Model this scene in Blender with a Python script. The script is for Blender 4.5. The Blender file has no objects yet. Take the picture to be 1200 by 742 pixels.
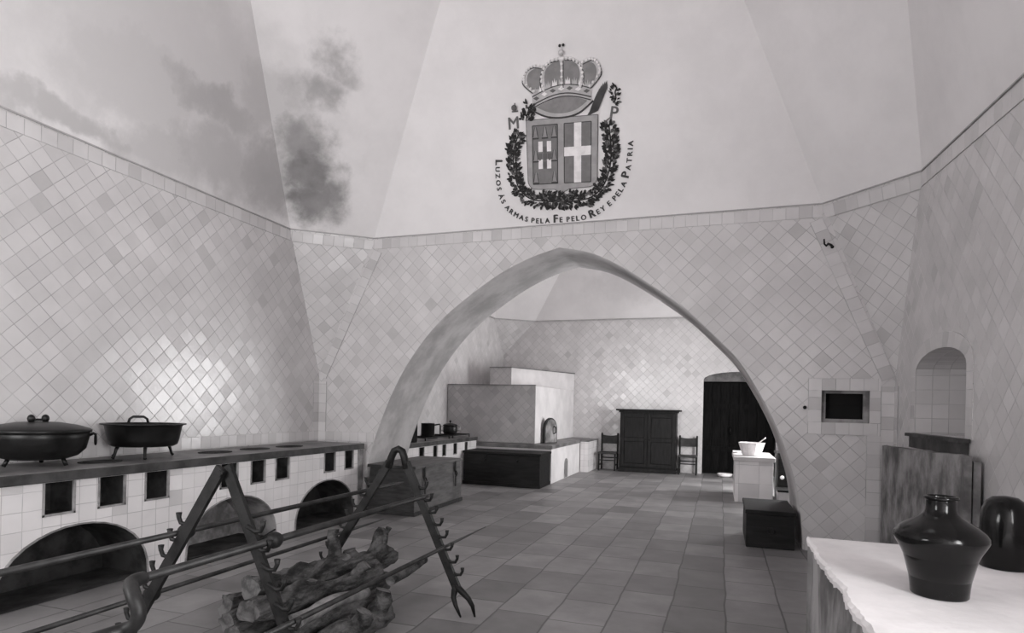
import bpy, bmesh, math, random
from mathutils import Vector, Matrix, noise
random.seed(7)
scene = bpy.context.scene
COL = scene.collection

# ------------------------------------------------------------------ camera
YAW = math.radians(18.9); ROLL = math.radians(1.24); FPX = 720.0; EYE = 1.55
cd = bpy.data.cameras.new('camera'); cam = bpy.data.objects.new('camera', cd); COL.objects.link(cam)
cd.sensor_width = 36; cd.lens = 36 * FPX / 1200; cd.sensor_fit = 'HORIZONTAL'
cd.shift_x = 2.3 / 1200; cd.shift_y = 105 / 1200
cd.clip_start = 0.05; cd.clip_end = 200
cam.matrix_world = Matrix.Translation((0, 0, EYE)) @ Matrix.Rotation(YAW, 4, 'Z') @ Matrix.Rotation(math.pi / 2, 4, 'X') @ Matrix.Rotation(ROLL, 4, 'Z')
scene.camera = cam

# ------------------------------------------------------------------ materials
def G(v): return (v, v * 0.966, v * 0.972, 1)

class NT:
    def __init__(s, name):
        s.m = bpy.data.materials.new(name); s.m.use_nodes = True
        s.t = s.m.node_tree; s.t.nodes.clear()
        s.out = s.n('ShaderNodeOutputMaterial'); s.b = s.n('ShaderNodeBsdfPrincipled')
        s.l(s.b.outputs[0], s.out.inputs[0])
    def n(s, typ, **k):
        x = s.t.nodes.new(typ)
        for a, v in k.items(): setattr(x, a, v)
        return x
    def l(s, a, b): s.t.links.new(a, b)
    def math(s, op, a, b=None, c=None):
        x = s.n('ShaderNodeMath', operation=op)
        for i, v in enumerate((a, b, c)):
            if v is None: continue
            if isinstance(v, (int, float)): x.inputs[i].default_value = v
            else: s.l(v, x.inputs[i])
        return x.outputs[0]
    def vmath(s, op, a, b=None):
        x = s.n('ShaderNodeVectorMath', operation=op)
        for i, v in enumerate((a, b)):
            if v is None: continue
            if isinstance(v, (tuple, list)): x.inputs[i].default_value = v
            else: s.l(v, x.inputs[i])
        return x.outputs[0]
    def noise(s, vec, scale, detail=3, rough=.55):
        x = s.n('ShaderNodeTexNoise'); x.inputs['Scale'].default_value = scale
        x.inputs['Detail'].default_value = detail; x.inputs['Roughness'].default_value = rough
        if vec is not None: s.l(vec, x.inputs['Vector'])
        return x
    def mix(s, f, a, b, bt='MIX'):
        x = s.n('ShaderNodeMix', data_type='RGBA', blend_type=bt)
        for i, v in ((0, f), (6, a), (7, b)):
            if isinstance(v, (int, float)): x.inputs[i].default_value = v
            elif isinstance(v, tuple): x.inputs[i].default_value = v
            else: s.l(v, x.inputs[i])
        return x.outputs[2]
    def ramp(s, f, lo, hi):
        x = s.n('ShaderNodeMapRange', interpolation_type='SMOOTHSTEP')
        s.l(f, x.inputs[0]); x.inputs[1].default_value = lo; x.inputs[2].default_value = hi
        return x.outputs[0]
    def bump(s, h, strength=.3, dist=.01, normal=None):
        x = s.n('ShaderNodeBump'); x.inputs['Strength'].default_value = strength
        x.inputs['Distance'].default_value = dist; s.l(h, x.inputs['Height'])
        if normal is not None: s.l(normal, x.inputs['Normal'])
        return x.outputs[0]
    def set(s, **k):
        for a, v in k.items():
            i = s.b.inputs[a]
            if isinstance(v, (int, float, tuple)): i.default_value = v
            else: s.l(v, i)
        return s.m

def tile_mat(name, size=.138, diamond=True, base=.60, var=.13, rough=.22, grout=.026, gcol=.33, tilt=.05, off=(0, 0, 0), ratio=1):
    t = NT(name)
    uv = t.n('ShaderNodeUVMap', uv_map='UVMap').outputs[0]
    mp = t.n('ShaderNodeMapping'); t.l(uv, mp.inputs[0])
    mp.inputs['Location'].default_value = off
    mp.inputs['Rotation'].default_value = (0, 0, math.pi / 4 if diamond else 0)
    mp.inputs['Scale'].default_value = (1 / size, 1 / (size * ratio), 1)
    wob = t.noise(mp.outputs[0], .9, 2)
    v = t.vmath('ADD', mp.outputs[0], t.vmath('SCALE', t.vmath('SUBTRACT', wob.outputs['Color'], (.5, .5, .5)), None))
    v.node.inputs[1].links[0].from_node.inputs['Scale'].default_value = .06
    fl = t.vmath('FLOOR', v); fr = t.vmath('FRACTION', v)
    wn = t.n('ShaderNodeTexWhiteNoise', noise_dimensions='2D'); t.l(fl, wn.inputs['Vector'])
    sp = t.n('ShaderNodeSeparateXYZ'); t.l(fr, sp.inputs[0])
    ex = t.math('MINIMUM', sp.outputs[0], t.math('SUBTRACT', 1, sp.outputs[0]))
    ey = t.math('MINIMUM', sp.outputs[1], t.math('SUBTRACT', 1, sp.outputs[1]))
    e = t.math('MINIMUM', ex, ey)
    tile = t.ramp(e, grout * .35, grout * 1.3)
    geo = t.n('ShaderNodeNewGeometry')
    blot = t.noise(geo.outputs['Position'], 2.2, 4)
    val = t.math('MULTIPLY_ADD', t.math('SUBTRACT', wn.outputs['Value'], .5), var, 1.0)
    dk = t.math('MULTIPLY', t.math('GREATER_THAN', wn.outputs['Value'], .975), .22)
    val = t.math('SUBTRACT', val, dk)
    val = t.math('MULTIPLY', val, t.math('MULTIPLY_ADD', t.math('SUBTRACT', blot.outputs['Fac'], .5), .35, 1.0))
    vv = t.n('ShaderNodeCombineColor')
    for i, k in enumerate((1, .966, .972)): t.l(t.math('MULTIPLY', val, base * k), vv.inputs[i])
    # the grout is patchy: in places the joints are filled flush and hardly show
    patch = t.ramp(t.noise(geo.outputs['Position'], 3.0, 3).outputs['Fac'], .3, .65)
    gmask = t.math('MULTIPLY', t.math('SUBTRACT', 1, tile), t.math('MULTIPLY_ADD', patch, .60, .40))
    col = t.mix(gmask, vv.outputs[0], G(gcol))
    tl = t.vmath('SUBTRACT', wn.outputs['Color'], (.5, .5, .5))
    sc_ = t.n('ShaderNodeVectorMath', operation='SCALE'); t.l(tl, sc_.inputs[0]); sc_.inputs['Scale'].default_value = tilt
    nrm = t.vmath('NORMALIZE', t.vmath('ADD', geo.outputs['Normal'], sc_.outputs[0]))
    wav = t.noise(geo.outputs['Position'], 26, 2)
    h = t.math('ADD', tile, t.math('MULTIPLY', wav.outputs['Fac'], .55))
    return t.set(**{'Base Color': col, 'Roughness': t.math('MULTIPLY_ADD', gmask, .5, rough), 'Normal': t.bump(h, .35, .004, nrm), 'Specular IOR Level': .5})

def blotch_mat(name, a, b, scale=3, lo=.35, hi=.65, rough=.85, bump=.2, bscale=30, metal=0, spec=.4, coat=0, stretch=(1, 1, 1), bdist=.01):
    t = NT(name)
    tc = t.n('ShaderNodeTexCoord').outputs['Object']
    mp = t.n('ShaderNodeMapping'); t.l(tc, mp.inputs[0]); mp.inputs['Scale'].default_value = stretch
    n1 = t.noise(mp.outputs[0], scale, 5, .6)
    n2 = t.noise(mp.outputs[0], bscale, 4)
    col = t.mix(t.ramp(n1.outputs['Fac'], lo, hi), G(a), G(b))
    return t.set(**{'Base Color': col, 'Roughness': rough, 'Metallic': metal, 'Specular IOR Level': spec, 'Coat Weight': coat,
                    'Coat Roughness': .05, 'Normal': t.bump(n2.outputs['Fac'], bump, bdist)})

def wood_mat(name, a, b, axis=(1, 8, 8), scale=3, rough=.55, spec=.35):
    return blotch_mat(name, a, b, scale=scale, lo=.3, hi=.7, rough=rough, bump=.35, bscale=9, stretch=axis, spec=spec)

def flat(name, v, rough=.7, spec=.3):
    return blotch_mat(name, v * .9, v * 1.08, scale=9, rough=rough, bump=.08, spec=spec)

M = {}
M['tile'] = tile_mat('glazed_diamond_tile')
M['tile_straight'] = tile_mat('glazed_straight_tile', diamond=False, base=.60, var=.14, tilt=.05, grout=.026)
M['tile_front'] = tile_mat('white_bench_tile', size=.14, diamond=False, base=.74, var=.08, grout=.022, gcol=.45, rough=.3, tilt=.03)
M['tile_block'] = tile_mat('oven_diamond_tile', size=.138, base=.46, var=.16, gcol=.26)
M['tile_table'] = tile_mat('table_tile', size=.32, diamond=False, base=.86, var=.05, grout=.010, gcol=.45, rough=.35, tilt=.02)
M['whitewash'] = blotch_mat('whitewash', .60, .70, scale=2, rough=.9, bump=.15, bscale=14)
M['plaster'] = blotch_mat('arch_plaster', .38, .60, scale=1.6, rough=.85, bump=.2, bscale=12)
M['grout'] = flat('ledge_shadow_line', .42, .9)  # tone of the ledge strip, darkened to read as a shadow gap
M['iron'] = blotch_mat('wrought_iron', .007, .018, scale=12, rough=.55, bump=.35, bscale=60, metal=.25, spec=.3, bdist=.004)
M['rod'] = blotch_mat('spit_iron', .014, .035, scale=9, rough=.5, bump=.25, bscale=60, metal=.3, spec=.4, bdist=.003)
M['pan'] = blotch_mat('dark_pan_metal', .005, .012, scale=6, rough=.38, bump=.15, bscale=30, metal=.2, spec=.35, bdist=.004)
M['copper'] = blotch_mat('pale_worn_metal', .25, .4, scale=6, rough=.35, bump=.1, bscale=30, metal=.7)
M['glaze'] = blotch_mat('dark_glazed_clay', .004, .008, scale=5, rough=.16, bump=.05, bscale=14, spec=.22, coat=.1, bdist=.004)
M['worktop'] = blotch_mat('worktop_stone', .09, .20, scale=3.5, rough=.45, bump=.2, bscale=25, spec=.5)
M['worktop_edge'] = blotch_mat('worktop_dark_edge', .025, .07, scale=4, rough=.7, bump=.3, bscale=25)
M['soot'] = blotch_mat('sooty_recess', .012, .05, scale=4, rough=.95, bump=.3, bscale=20)
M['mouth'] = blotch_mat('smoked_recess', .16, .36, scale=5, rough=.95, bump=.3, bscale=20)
M['dark_wood'] = wood_mat('dark_chest_wood', .007, .018, axis=(1, 7, 7), spec=.2)
M['cup_wood'] = wood_mat('dark_cupboard_wood', .009, .02, axis=(7, 7, 1), spec=.2)
M['old_wood'] = wood_mat('weathered_chest_wood', .075, .14, axis=(5, 1.2, 6), scale=2.5, rough=.7)
M['shaded_end_wood'] = wood_mat('shaded_chest_end', .018, .04, axis=(1.2, 5, 6), scale=4, rough=.75)  # same chest wood, painted darker for the end turned from the light
M['bark'] = blotch_mat('log_bark', .010, .10, scale=8, lo=.36, hi=.66, rough=.95, bump=1, bscale=20, stretch=(1.6, .55, 1.6), bdist=.04)
M['bark_pale'] = blotch_mat('pale_split_wood', .08, .26, scale=5, rough=.9, bump=.6, bscale=22)
M['cut'] = blotch_mat('log_cut_end', .05, .14, scale=14, rough=.9, bump=.4, bscale=30)
M['stone_grey'] = blotch_mat('mottled_stone', .09, .34, scale=3.6, lo=.32, hi=.70, rough=.8, bump=.4, bscale=22, stretch=(1, 1.1, .85))
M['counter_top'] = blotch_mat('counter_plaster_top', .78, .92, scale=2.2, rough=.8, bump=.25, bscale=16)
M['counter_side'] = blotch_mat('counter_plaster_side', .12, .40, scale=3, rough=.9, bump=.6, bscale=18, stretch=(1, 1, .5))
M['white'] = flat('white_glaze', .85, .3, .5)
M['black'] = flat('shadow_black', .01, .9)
M['door'] = wood_mat('door_wood', .004, .010, axis=(8, 8, 1), spec=.08, rough=.8)
M['lunette'] = blotch_mat('lunette_plaster', .10, .2, scale=5, rough=.9)
M['leather'] = blotch_mat('dark_leather', .018, .04, scale=8, rough=.5)

# vault plaster: pale limewash with soot smudges of their own shape
def vault_mat(name, blobs, base=.78):
    t = NT(name)
    pos = t.n('ShaderNodeNewGeometry').outputs['Position']
    n1 = t.noise(pos, 1.1, 6, .62); n2 = t.noise(pos, 3.2, 6, .65)
    wp = t.noise(pos, 1.7, 5, .6)
    sc0 = t.n('ShaderNodeVectorMath', operation='SCALE'); t.l(t.vmath('SUBTRACT', wp.outputs['Color'], (.5, .5, .5)), sc0.inputs[0]); sc0.inputs['Scale'].default_value = .65
    wpos = t.vmath('ADD', pos, sc0.outputs[0])
    total = None
    for (c, s, w) in blobs:
        d = t.vmath('DIVIDE', t.vmath('SUBTRACT', wpos, c), s)
        ln = t.n('ShaderNodeVectorMath', operation='LENGTH'); t.l(d, ln.inputs[0])
        q = t.math('ADD', ln.outputs['Value'], t.math('MULTIPLY', t.math('SUBTRACT', n2.outputs['Fac'], .5), 1.0))
        k = t.math('MULTIPLY', t.math('SUBTRACT', 1, t.ramp(q, .35, 1.15)), w)
        total = k if total is None else t.math('MAXIMUM', total, k)
    basec = t.mix(t.ramp(n1.outputs['Fac'], .3, .7), G(base * .93), G(base * 1.03))
    if total is not None:
        f = t.math('MULTIPLY', total, t.math('MULTIPLY_ADD', n1.outputs['Fac'], 1.0, .4))
        x = t.n('ShaderNodeClamp'); t.l(f, x.inputs[0])
        basec = t.mix(x.outputs[0], basec, G(.20))
    nb = t.noise(pos, 9, 4)
    return t.set(**{'Base Color': basec, 'Roughness': .92, 'Normal': t.bump(nb.outputs['Fac'], .12, .02), 'Specular IOR Level': .2})

# stone floor: long slabs in courses that run away from the viewer
def floor_mat():
    t = NT('stone_slab_floor')
    pos = t.n('ShaderNodeNewGeometry').outputs['Position']
    sp = t.n('ShaderNodeSeparateXYZ'); t.l(pos, sp.inputs[0])
    wob = t.noise(pos, 1.5, 2)
    xs = t.math('MULTIPLY_ADD', t.math('SUBTRACT', wob.outputs['Fac'], .5), .05, sp.outputs[0])
    r = t.math('DIVIDE', t.math('ADD', xs, 20.02), .41)
    row = t.math('FLOOR', r); rf = t.math('FRACT', r)
    wr = t.n('ShaderNodeTexWhiteNoise', noise_dimensions='1D'); t.l(row, wr.inputs['W'])
    ln = t.math('MULTIPLY_ADD', wr.outputs['Value'], .22, .48)
    c = t.math('ADD', t.math('DIVIDE', t.math('ADD', sp.outputs[1], 10), ln), t.math('MULTIPLY', wr.outputs['Value'], 7.3))
    cl = t.math('FLOOR', c); cf = t.math('FRACT', c)
    cmb = t.n('ShaderNodeCombineXYZ'); t.l(row, cmb.inputs[0]); t.l(cl, cmb.inputs[1])
    wn = t.n('ShaderNodeTexWhiteNoise', noise_dimensions='2D'); t.l(cmb.outputs[0], wn.inputs['Vector'])
    e1 = t.math('MULTIPLY', t.math('MINIMUM', rf, t.math('SUBTRACT', 1, rf)), .41)
    e2 = t.math('MULTIPLY', t.math('MINIMUM', cf, t.math('SUBTRACT', 1, cf)), .58)
    e = t.math('MINIMUM', e1, e2)
    slab = t.ramp(e, .002, .010)
    n1 = t.noise(pos, 2.6, 6, .6); n2 = t.noise(pos, 14, 4)
    val = t.math('MULTIPLY_ADD', t.math('SUBTRACT', wn.outputs['Value'], .5), .55, 1)
    val = t.math('MULTIPLY', val, t.math('MULTIPLY_ADD', t.math('SUBTRACT', n1.outputs['Fac'], .5), 1.3, 1))
    cc = t.n('ShaderNodeCombineColor')
    for i, k in enumerate((1, .966, .972)): t.l(t.math('MULTIPLY', val, .21 * k), cc.inputs[i])
    col = t.mix(t.math('MULTIPLY', t.math('SUBTRACT', 1, slab), .7), cc.outputs[0], G(.05))
    h = t.math('ADD', slab, t.math('MULTIPLY', n2.outputs['Fac'], .5))
    rg = t.math('MULTIPLY_ADD', n1.outputs['Fac'], .3, .33)
    return t.set(**{'Base Color': col, 'Roughness': rg, 'Normal': t.bump(h, .3, .006), 'Specular IOR Level': .4})
M['floor'] = floor_mat()

# ------------------------------------------------------------------ mesh builder
class MB:
    def __init__(s): s.bm = bmesh.new(); s.mi = 0; s.sm = False; s.vuv = {}
    def face(s, pts):
        vs = [s.bm.verts.new(p) for p in pts]
        try:
            f = s.bm.faces.new(vs); f.material_index = s.mi; f.smooth = s.sm; return f
        except ValueError: return None
    def grid(s, rows, closed=False, smooth=True, cap0=False, cap1=False):
        V = [[s.bm.verts.new(p) for p in r] for r in rows]
        n = len(V[0])
        for i in range(len(V) - 1):
            for j in range(n if closed else n - 1):
                f = s.bm.faces.new((V[i][j], V[i][(j + 1) % n], V[i + 1][(j + 1) % n], V[i + 1][j]))
                f.material_index = s.mi; f.smooth = smooth
        for c, r in ((cap0, V[0]), (cap1, V[-1])):
            if c:
                f = s.bm.faces.new(r); f.material_index = s.mi if c is True else c - 1
        return V
    def box(s, lo, hi, bev=0, taper=0, top=None, rot=0, piv=None):
        (x0, y0, z0), (x1, y1, z1) = lo, hi
        t = taper
        P = [(x0, y0, z0), (x1, y0, z0), (x1, y1, z0), (x0, y1, z0), (x0 + t, y0 + t, z1), (x1 - t, y0 + t, z1), (x1 - t, y1 - t, z1), (x0 + t, y1 - t, z1)]
        if rot:
            cx, cy = piv or ((x0 + x1) / 2, (y0 + y1) / 2); c, q = math.cos(rot), math.sin(rot)
            P = [(cx + (x - cx) * c - (y - cy) * q, cy + (x - cx) * q + (y - cy) * c, z) for x, y, z in P]
        vs = [s.bm.verts.new(p) for p in P]; fs = []
        for k, idx in enumerate(((3, 2, 1, 0), (4, 5, 6, 7), (0, 1, 5, 4), (1, 2, 6, 5), (2, 3, 7, 6), (3, 0, 4, 7))):
            f = s.bm.faces.new([vs[i] for i in idx]); f.material_index = s.mi if (top is None or k != 1) else top; fs.append(f)
        if bev:
            es = list({e for f in fs for e in f.edges})
            bmesh.ops.bevel(s.bm, geom=es, offset=bev, segments=2, profile=.5, affect='EDGES')
        return s
    def prism(s, poly, mp, d0, d1):
        """poly of (p,q); mp(p,q,d) -> point; closed solid between depths d0 and d1"""
        a = [s.bm.verts.new(mp(p, q, d0)) for p, q in poly]; b = [s.bm.verts.new(mp(p, q, d1)) for p, q in poly]
        n = len(poly)
        for vs in (a[::-1], b):
            f = s.bm.faces.new(vs); f.material_index = s.mi
        for i in range(n):
            f = s.bm.faces.new((a[i], a[(i + 1) % n], b[(i + 1) % n], b[i])); f.material_index = s.mi
        return s
    def tube(s, path, r, n=10, cap=True, flat_=1.0, up=(0, 0, 1)):
        path = [Vector(p) for p in path]; rr = r if isinstance(r, (list, tuple)) else [r] * len(path)
        rows = []; up = Vector(up); prev = None
        for i, p in enumerate(path):
            d = (path[min(i + 1, len(path) - 1)] - path[max(i - 1, 0)]).normalized()
            if prev is None:
                u = up if abs(d.dot(up)) < .95 else Vector((1, 0, 0))
                a = d.cross(u).normalized()
            else:
                a = (prev - d * prev.dot(d)).normalized()
            prev = a; b = d.cross(a)
            rows.append([p + (a * math.cos(t) + b * flat_ * math.sin(t)) * rr[i] for t in [2 * math.pi * k / n for k in range(n)]])
        s.grid(rows, closed=True, cap0=cap, cap1=cap); return s
    def bar(s, a, b, w, h, up=(0, 1, 0)):
        """rectangular bar from a to b; w across, h along 'up'"""
        a, b = Vector(a), Vector(b); d = (b - a).normalized(); u = Vector(up); u = (u - d * u.dot(d)).normalized(); c = d.cross(u)
        R = [[p + c * (sx * w / 2) + u * (sy * h / 2) for sx, sy in ((-1, -1), (1, -1), (1, 1), (-1, 1))] for p in (a, b)]
        s.grid(R, closed=True, smooth=False, cap0=True, cap1=True); return s
    def lathe(s, prof, c=(0, 0, 0), n=40, oval=(1, 1), rot=0, smooth=True, cap0=True, cap1=True):
        rows = []
        for r, z in prof:
            row = []
            for k in range(n):
                t = 2 * math.pi * k / n; x, y = r * oval[0] * math.cos(t), r * oval[1] * math.sin(t)
                row.append((c[0] + x * math.cos(rot) - y * math.sin(rot), c[1] + x * math.sin(rot) + y * math.cos(rot), c[2] + z))
            rows.append(row)
        s.grid(rows, closed=True, smooth=smooth, cap0=cap0, cap1=cap1); return s
    def ball(s, c, r, n=12, sz=1):
        prof = [(max(1e-4, r * math.sin(math.pi * i / 8)), -r * sz * math.cos(math.pi * i / 8)) for i in range(9)]
        return s.lathe(prof, c, n)
    def holed(s, outer, holes, mp):
        """flat face with holes: outer and holes are (p,q) loops, mp(p,q)->point"""
        es = []; loops = []
        for lp in [outer] + holes:
            vs = [s.bm.verts.new(mp(p, q)) for p, q in lp]; loops.append(vs)
            for i in range(len(vs)): es.append(s.bm.edges.new((vs[i], vs[(i + 1) % len(vs)])))
        r = bmesh.ops.triangle_fill(s.bm, use_beauty=True, use_dissolve=False, edges=es)
        for g in r['geom']:
            if isinstance(g, bmesh.types.BMFace): g.material_index = s.mi; g.smooth = False
        return loops
    def build(s, name, mats, parent=None, uv=True, weld=False):
        if weld: bmesh.ops.remove_doubles(s.bm, verts=s.bm.verts, dist=1e-4)
        bmesh.ops.recalc_face_normals(s.bm, faces=s.bm.faces) if not s.__dict__.get('norecalc') else None
        s.bm.normal_update()
        L = s.bm.loops.layers.uv.new('UVMap')
        for f in s.bm.faces:
            n = f.normal
            t = Vector((0, 0, 1)).cross(n)
            t = Vector((1, 0, 0)) if t.length < .2 else t.normalized()
            b = n.cross(t)
            if b.z < 0: b = -b
            # a fixed sense, so neighbouring faces of one wall share one tile grid
            if abs(t.x) > abs(t.y):
                if t.x < 0: t = -t
            elif t.y < 0: t = -t
            for lp in f.loops: lp[L].uv = s.vuv.get(lp.vert) or (lp.vert.co.dot(t), lp.vert.co.dot(b))
        me = bpy.data.meshes.new(name); s.bm.to_mesh(me); s.bm.free()
        for m in (mats if isinstance(mats, (list, tuple)) else [mats]): me.materials.append(m if not isinstance(m, str) else M[m])
        o = bpy.data.objects.new(name, me); COL.objects.link(o)
        if parent is not None: o.parent = parent
        return o

def tag(o, label, cat, group=None):
    o['label'] = label; o['category'] = cat
    if group: o['group'] = group
    return o
def struct(o): o['kind'] = 'structure'; return o
def thing(name, loc, label, cat, group=None):
    e = bpy.data.objects.new(name, None); e.empty_display_size = .1; COL.objects.link(e); e.location = loc
    return tag(e, label, cat, group)
def part(mb, name, mats, root, **k):
    """geometry is written in world coordinates; parent keeps it there"""
    o = mb.build(name, mats, **k); off = Vector(root_world(root))
    for v in o.data.vertices: v.co -= off
    o.parent = root
    return o
def root_world(r):
    p = Vector((0, 0, 0))
    while r is not None: p += r.location; r = r.parent
    return p

def arc(c, rx, ry, a0, a1, n): return [(c[0] + rx * math.cos(a0 + (a1 - a0) * i / n), c[1] + ry * math.sin(a0 + (a1 - a0) * i / n)) for i in range(n + 1)]
def smooth_curve(pts, sub=6):
    P = [Vector((*p, 0)) if len(p) == 2 else Vector(p) for p in pts]; out = []
    for i in range(len(P) - 1):
        p0, p1, p2, p3 = P[max(i - 1, 0)], P[i], P[i + 1], P[min(i + 2, len(P) - 1)]
        for k in range(sub):
            t = k / sub
            out.append(.5 * ((2 * p1) + (p2 - p0) * t + (2 * p0 - 5 * p1 + 4 * p2 - p3) * t * t + (3 * p1 - p0 - 3 * p2 + p3) * t ** 3))
    out.append(P[-1])
    return [tuple(v[:len(pts[0])]) for v in out]

# ------------------------------------------------------------------ the room
XL, XR, YF, YB = -5.6, 1.79, -1.0, 7.65      # left, right, front and back walls of the near room
YA, YE = 8.8, 15.7                           # far side of the arch wall, end wall of the far room
ZL, ZS = 3.9, 1.95                           # tile ledge, foot of the corner squinches
K = .3                                       # lean of the vault faces
ZRF = 3.27                                   # the old ledge on the right wall sags towards the viewer
LX, LY, RX, RY = -4.72, 6.94, 1.04, 6.86     # where the squinches leave the walls

mb = MB(); mb.face([(XL - .4, YF - .3, 0), (XR + .6, YF - .3, 0), (XR + .6, YE + .5, 0), (XL - .4, YE + .5, 0)])
struct(mb.build('floor', 'floor'))

def niche_poly(n=14):
    return [(5.61, 1.37), (6.93, 1.37), (6.93, 1.95)] + arc((6.27, 1.95), .66, .185, 0, math.pi, n)[1:]
# left wall
mb = MB(); mb.face([(XL, YF, 0), (XL, YB, 0), (XL, YB, ZS), (XL, LY, ZL), (XL, YF, ZL)]); struct(mb.build('wall_left', 'tile'))
# right wall with the arched niche and the window beside the counter
W1 = [(-.85, 1.3), (.95, 1.3), (.95, 3.0), (-.85, 3.0)]
mb = MB()
npoly = niche_poly()
mb.holed([(YF, 0), (YB, 0), (YB, ZS), (RY, ZL), (YF, ZRF)], [npoly, W1], lambda p, q: (XR, p, q))
mb.mi = 1; nd = .42
mb.face([(XR + nd, 5.5, 1.3), (XR + nd, 7.05, 1.3), (XR + nd, 7.05, 2.3), (XR + nd, 5.5, 2.3)])
for lp, mi, dep in ((npoly, 1, nd), (W1, 2, .45)):
    mb.mi = mi
    for i in range(len(lp)):
        (a, b), (c, d) = lp[i], lp[(i + 1) % len(lp)]
        mb.face([(XR, a, b), (XR, c, d), (XR + dep, c, d), (XR + dep, a, b)])
struct(mb.build('wall_right', ['tile', 'tile_straight', 'whitewash'], weld=True))
# front wall (behind the viewer)
W3 = [(-5.1, 1.5), (-2.9, 1.5), (-2.9, 3.4), (-5.1, 3.4)]  # unseen opening added to brighten the vault and back wall
mb = MB(); mb.holed([(XL, 0), (XR, 0), (XR, ZRF), (RX, ZL), (XL, ZL)], [W3], lambda p, q: (p, YF, q))
mb.mi = 1
for i in range(4):
    (a, b), (c, d) = W3[i], W3[(i + 1) % 4]; mb.face([(a, YF, b), (c, YF, d), (c, YF - .45, d), (a, YF - .45, b)])
struct(mb.build('wall_front', ['tile', 'whitewash'], weld=True))

# pointed arch through the thick back wall
half = [(-4.86, 0), (-4.83, .3), (-4.76, .65), (-4.64, 1.05), (-4.43, 1.58), (-4.20, 2.02), (-3.93, 2.40), (-3.63, 2.72), (-3.24, 3.02), (-2.82, 3.29), (-2.41, 3.48), (-2.0, 3.6)]
halfr = [(-2.0, 3.6), (-1.57, 3.50), (-1.18, 3.30), (-.80, 3.045), (-.41, 2.75), (-.09, 2.44), (.19, 2.14), (.42, 1.77), (.62, 1.37), (.755, .99), (.845, .65), (.90, .2), (.91, 0)]
ARCH = smooth_curve(half, 4) + smooth_curve(halfr, 4)[1:]
WIN = [(1.07, 1.445), (1.545, 1.445), (1.545, 1.80), (1.07, 1.80)]
outer = [(XL, 0)] + ARCH + [(XR, 0), (XR, ZS), (RX, ZL), (LX, ZL), (XL, ZS)]
mb = MB()
mb.holed(outer, [WIN], lambda p, q: (p, YB, q))
mb.mi = 1
mb.grid([[(x, YB, z) for x, z in ARCH], [(x, YB + .4, z) for x, z in ARCH], [(x, YA, z) for x, z in ARCH]], smooth=True)
mb.mi = 0
mb.holed([(XL, 0)] + ARCH + [(XR, 0), (XR, ZL), (XL, ZL)], [], lambda p, q: (p, YA, q))
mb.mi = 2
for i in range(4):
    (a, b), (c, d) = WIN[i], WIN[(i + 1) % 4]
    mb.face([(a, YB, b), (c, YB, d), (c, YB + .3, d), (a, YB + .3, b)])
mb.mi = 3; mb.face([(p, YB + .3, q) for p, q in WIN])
struct(mb.build('wall_back', ['tile', 'plaster', 'mouth', 'black'], weld=True))
# corner squinches
mb = MB(); mb.face([(XL, YB, ZS), (LX, YB, ZL), (XL, LY, ZL)]); struct(mb.build('wall_corner_left', 'tile'))
mb = MB(); mb.face([(XR, YB, ZS), (RX, YB, ZL), (XR, RY, ZL)]); struct(mb.build('wall_corner_right', 'tile'))

# vault over the near room: eight leaning faces rising to an open smoke shaft
def vault(name, mat, ring0, ring1, cx, cy, top=13, rt=1.2):
    ring2 = []
    for (x, y, z) in ring1:
        a = math.atan2(y - cy, x - cx); ring2.append((cx + rt * math.cos(a), cy + rt * math.sin(a), top))
    mb = MB(); n = len(ring0)
    for A, B in ((ring0, ring1), (ring1, ring2)):
        for i in range(n):
            a, b, c, d = (Vector(p) for p in (A[i], A[(i + 1) % n], B[(i + 1) % n], B[i]))
            mb.grid([[a.lerp(b, u / 8).lerp(d.lerp(c, u / 8), v / 8) for u in range(9)] for v in range(9)], smooth=True)
    return struct(mb.build(name, mat))
Z1 = 8.0; dz = Z1 - ZL
yc = (YF + YB) / 2; xc = (XL + XR) / 2
def my(y): return 2 * yc - y
bk = YB - K * dz
r0 = [(LX, YB, ZL), (RX, YB, ZL), (XR, RY, ZL), (XR, YF, ZRF), (RX, YF, ZL), (LX, YF, ZL), (XL, my(LY), ZL), (XL, LY, ZL)]
r1 = [(-2.62, bk, Z1), (-.72, bk, Z1), (XR - K * dz, 3.95, Z1), (XR - K * dz, my(3.95), Z1), (-.72, my(bk), Z1), (-2.62, my(bk), Z1), (XL + K * dz, my(3.95), Z1), (XL + K * dz, 3.95, Z1)]
blobs = [((-5.12, 6.60, 4.90), (.48, .62, .48), .88), ((-5.15, 6.76, 4.55), (.50, .56, .48), .98), ((-5.20, 6.92, 4.22), (.50, .50, .40), .98), ((-5.05, 7.02, 4.30), (.32, .34, .40), .9),
         ((-4.86, 6.40, 5.42), (.40, .45, .36), .72), ((-4.62, 6.40, 5.74), (.40, .45, .28), .62), ((-5.05, 6.33, 5.35), (.5, .6, .42), .55), ((-5.2, 6.1, 5.2), (.6, .8, .6), .40),
         ((-5.45, 6.35, 4.40), (.6, .95, .65), .58), ((-5.48, 5.6, 4.30), (.6, 1.1, .5), .46), ((-5.33, 5.35, 4.80), (.5, 1.0, .32), .52), ((-5.52, 4.9, 4.1), (.5, 1.0, .35), .38), ((-5.55, 3.75, 4.05), (.35, 1.2, .16), .48), ((-5.35, 4.4, 4.6), (.6, 1.3, .7), .30), ((-5.2, 4.8, 4.9), (1.0, 2.8, 1.3), .24)]
M['vault'] = vault_mat('vault_limewash', blobs)
vault('ceiling', 'vault', r0, r1, xc, yc)
M['vault_far'] = vault_mat('far_vault_limewash', [((-2.0, 14.9, 4.6), (1.6, 1.6, .5), .22)], .76)

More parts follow.
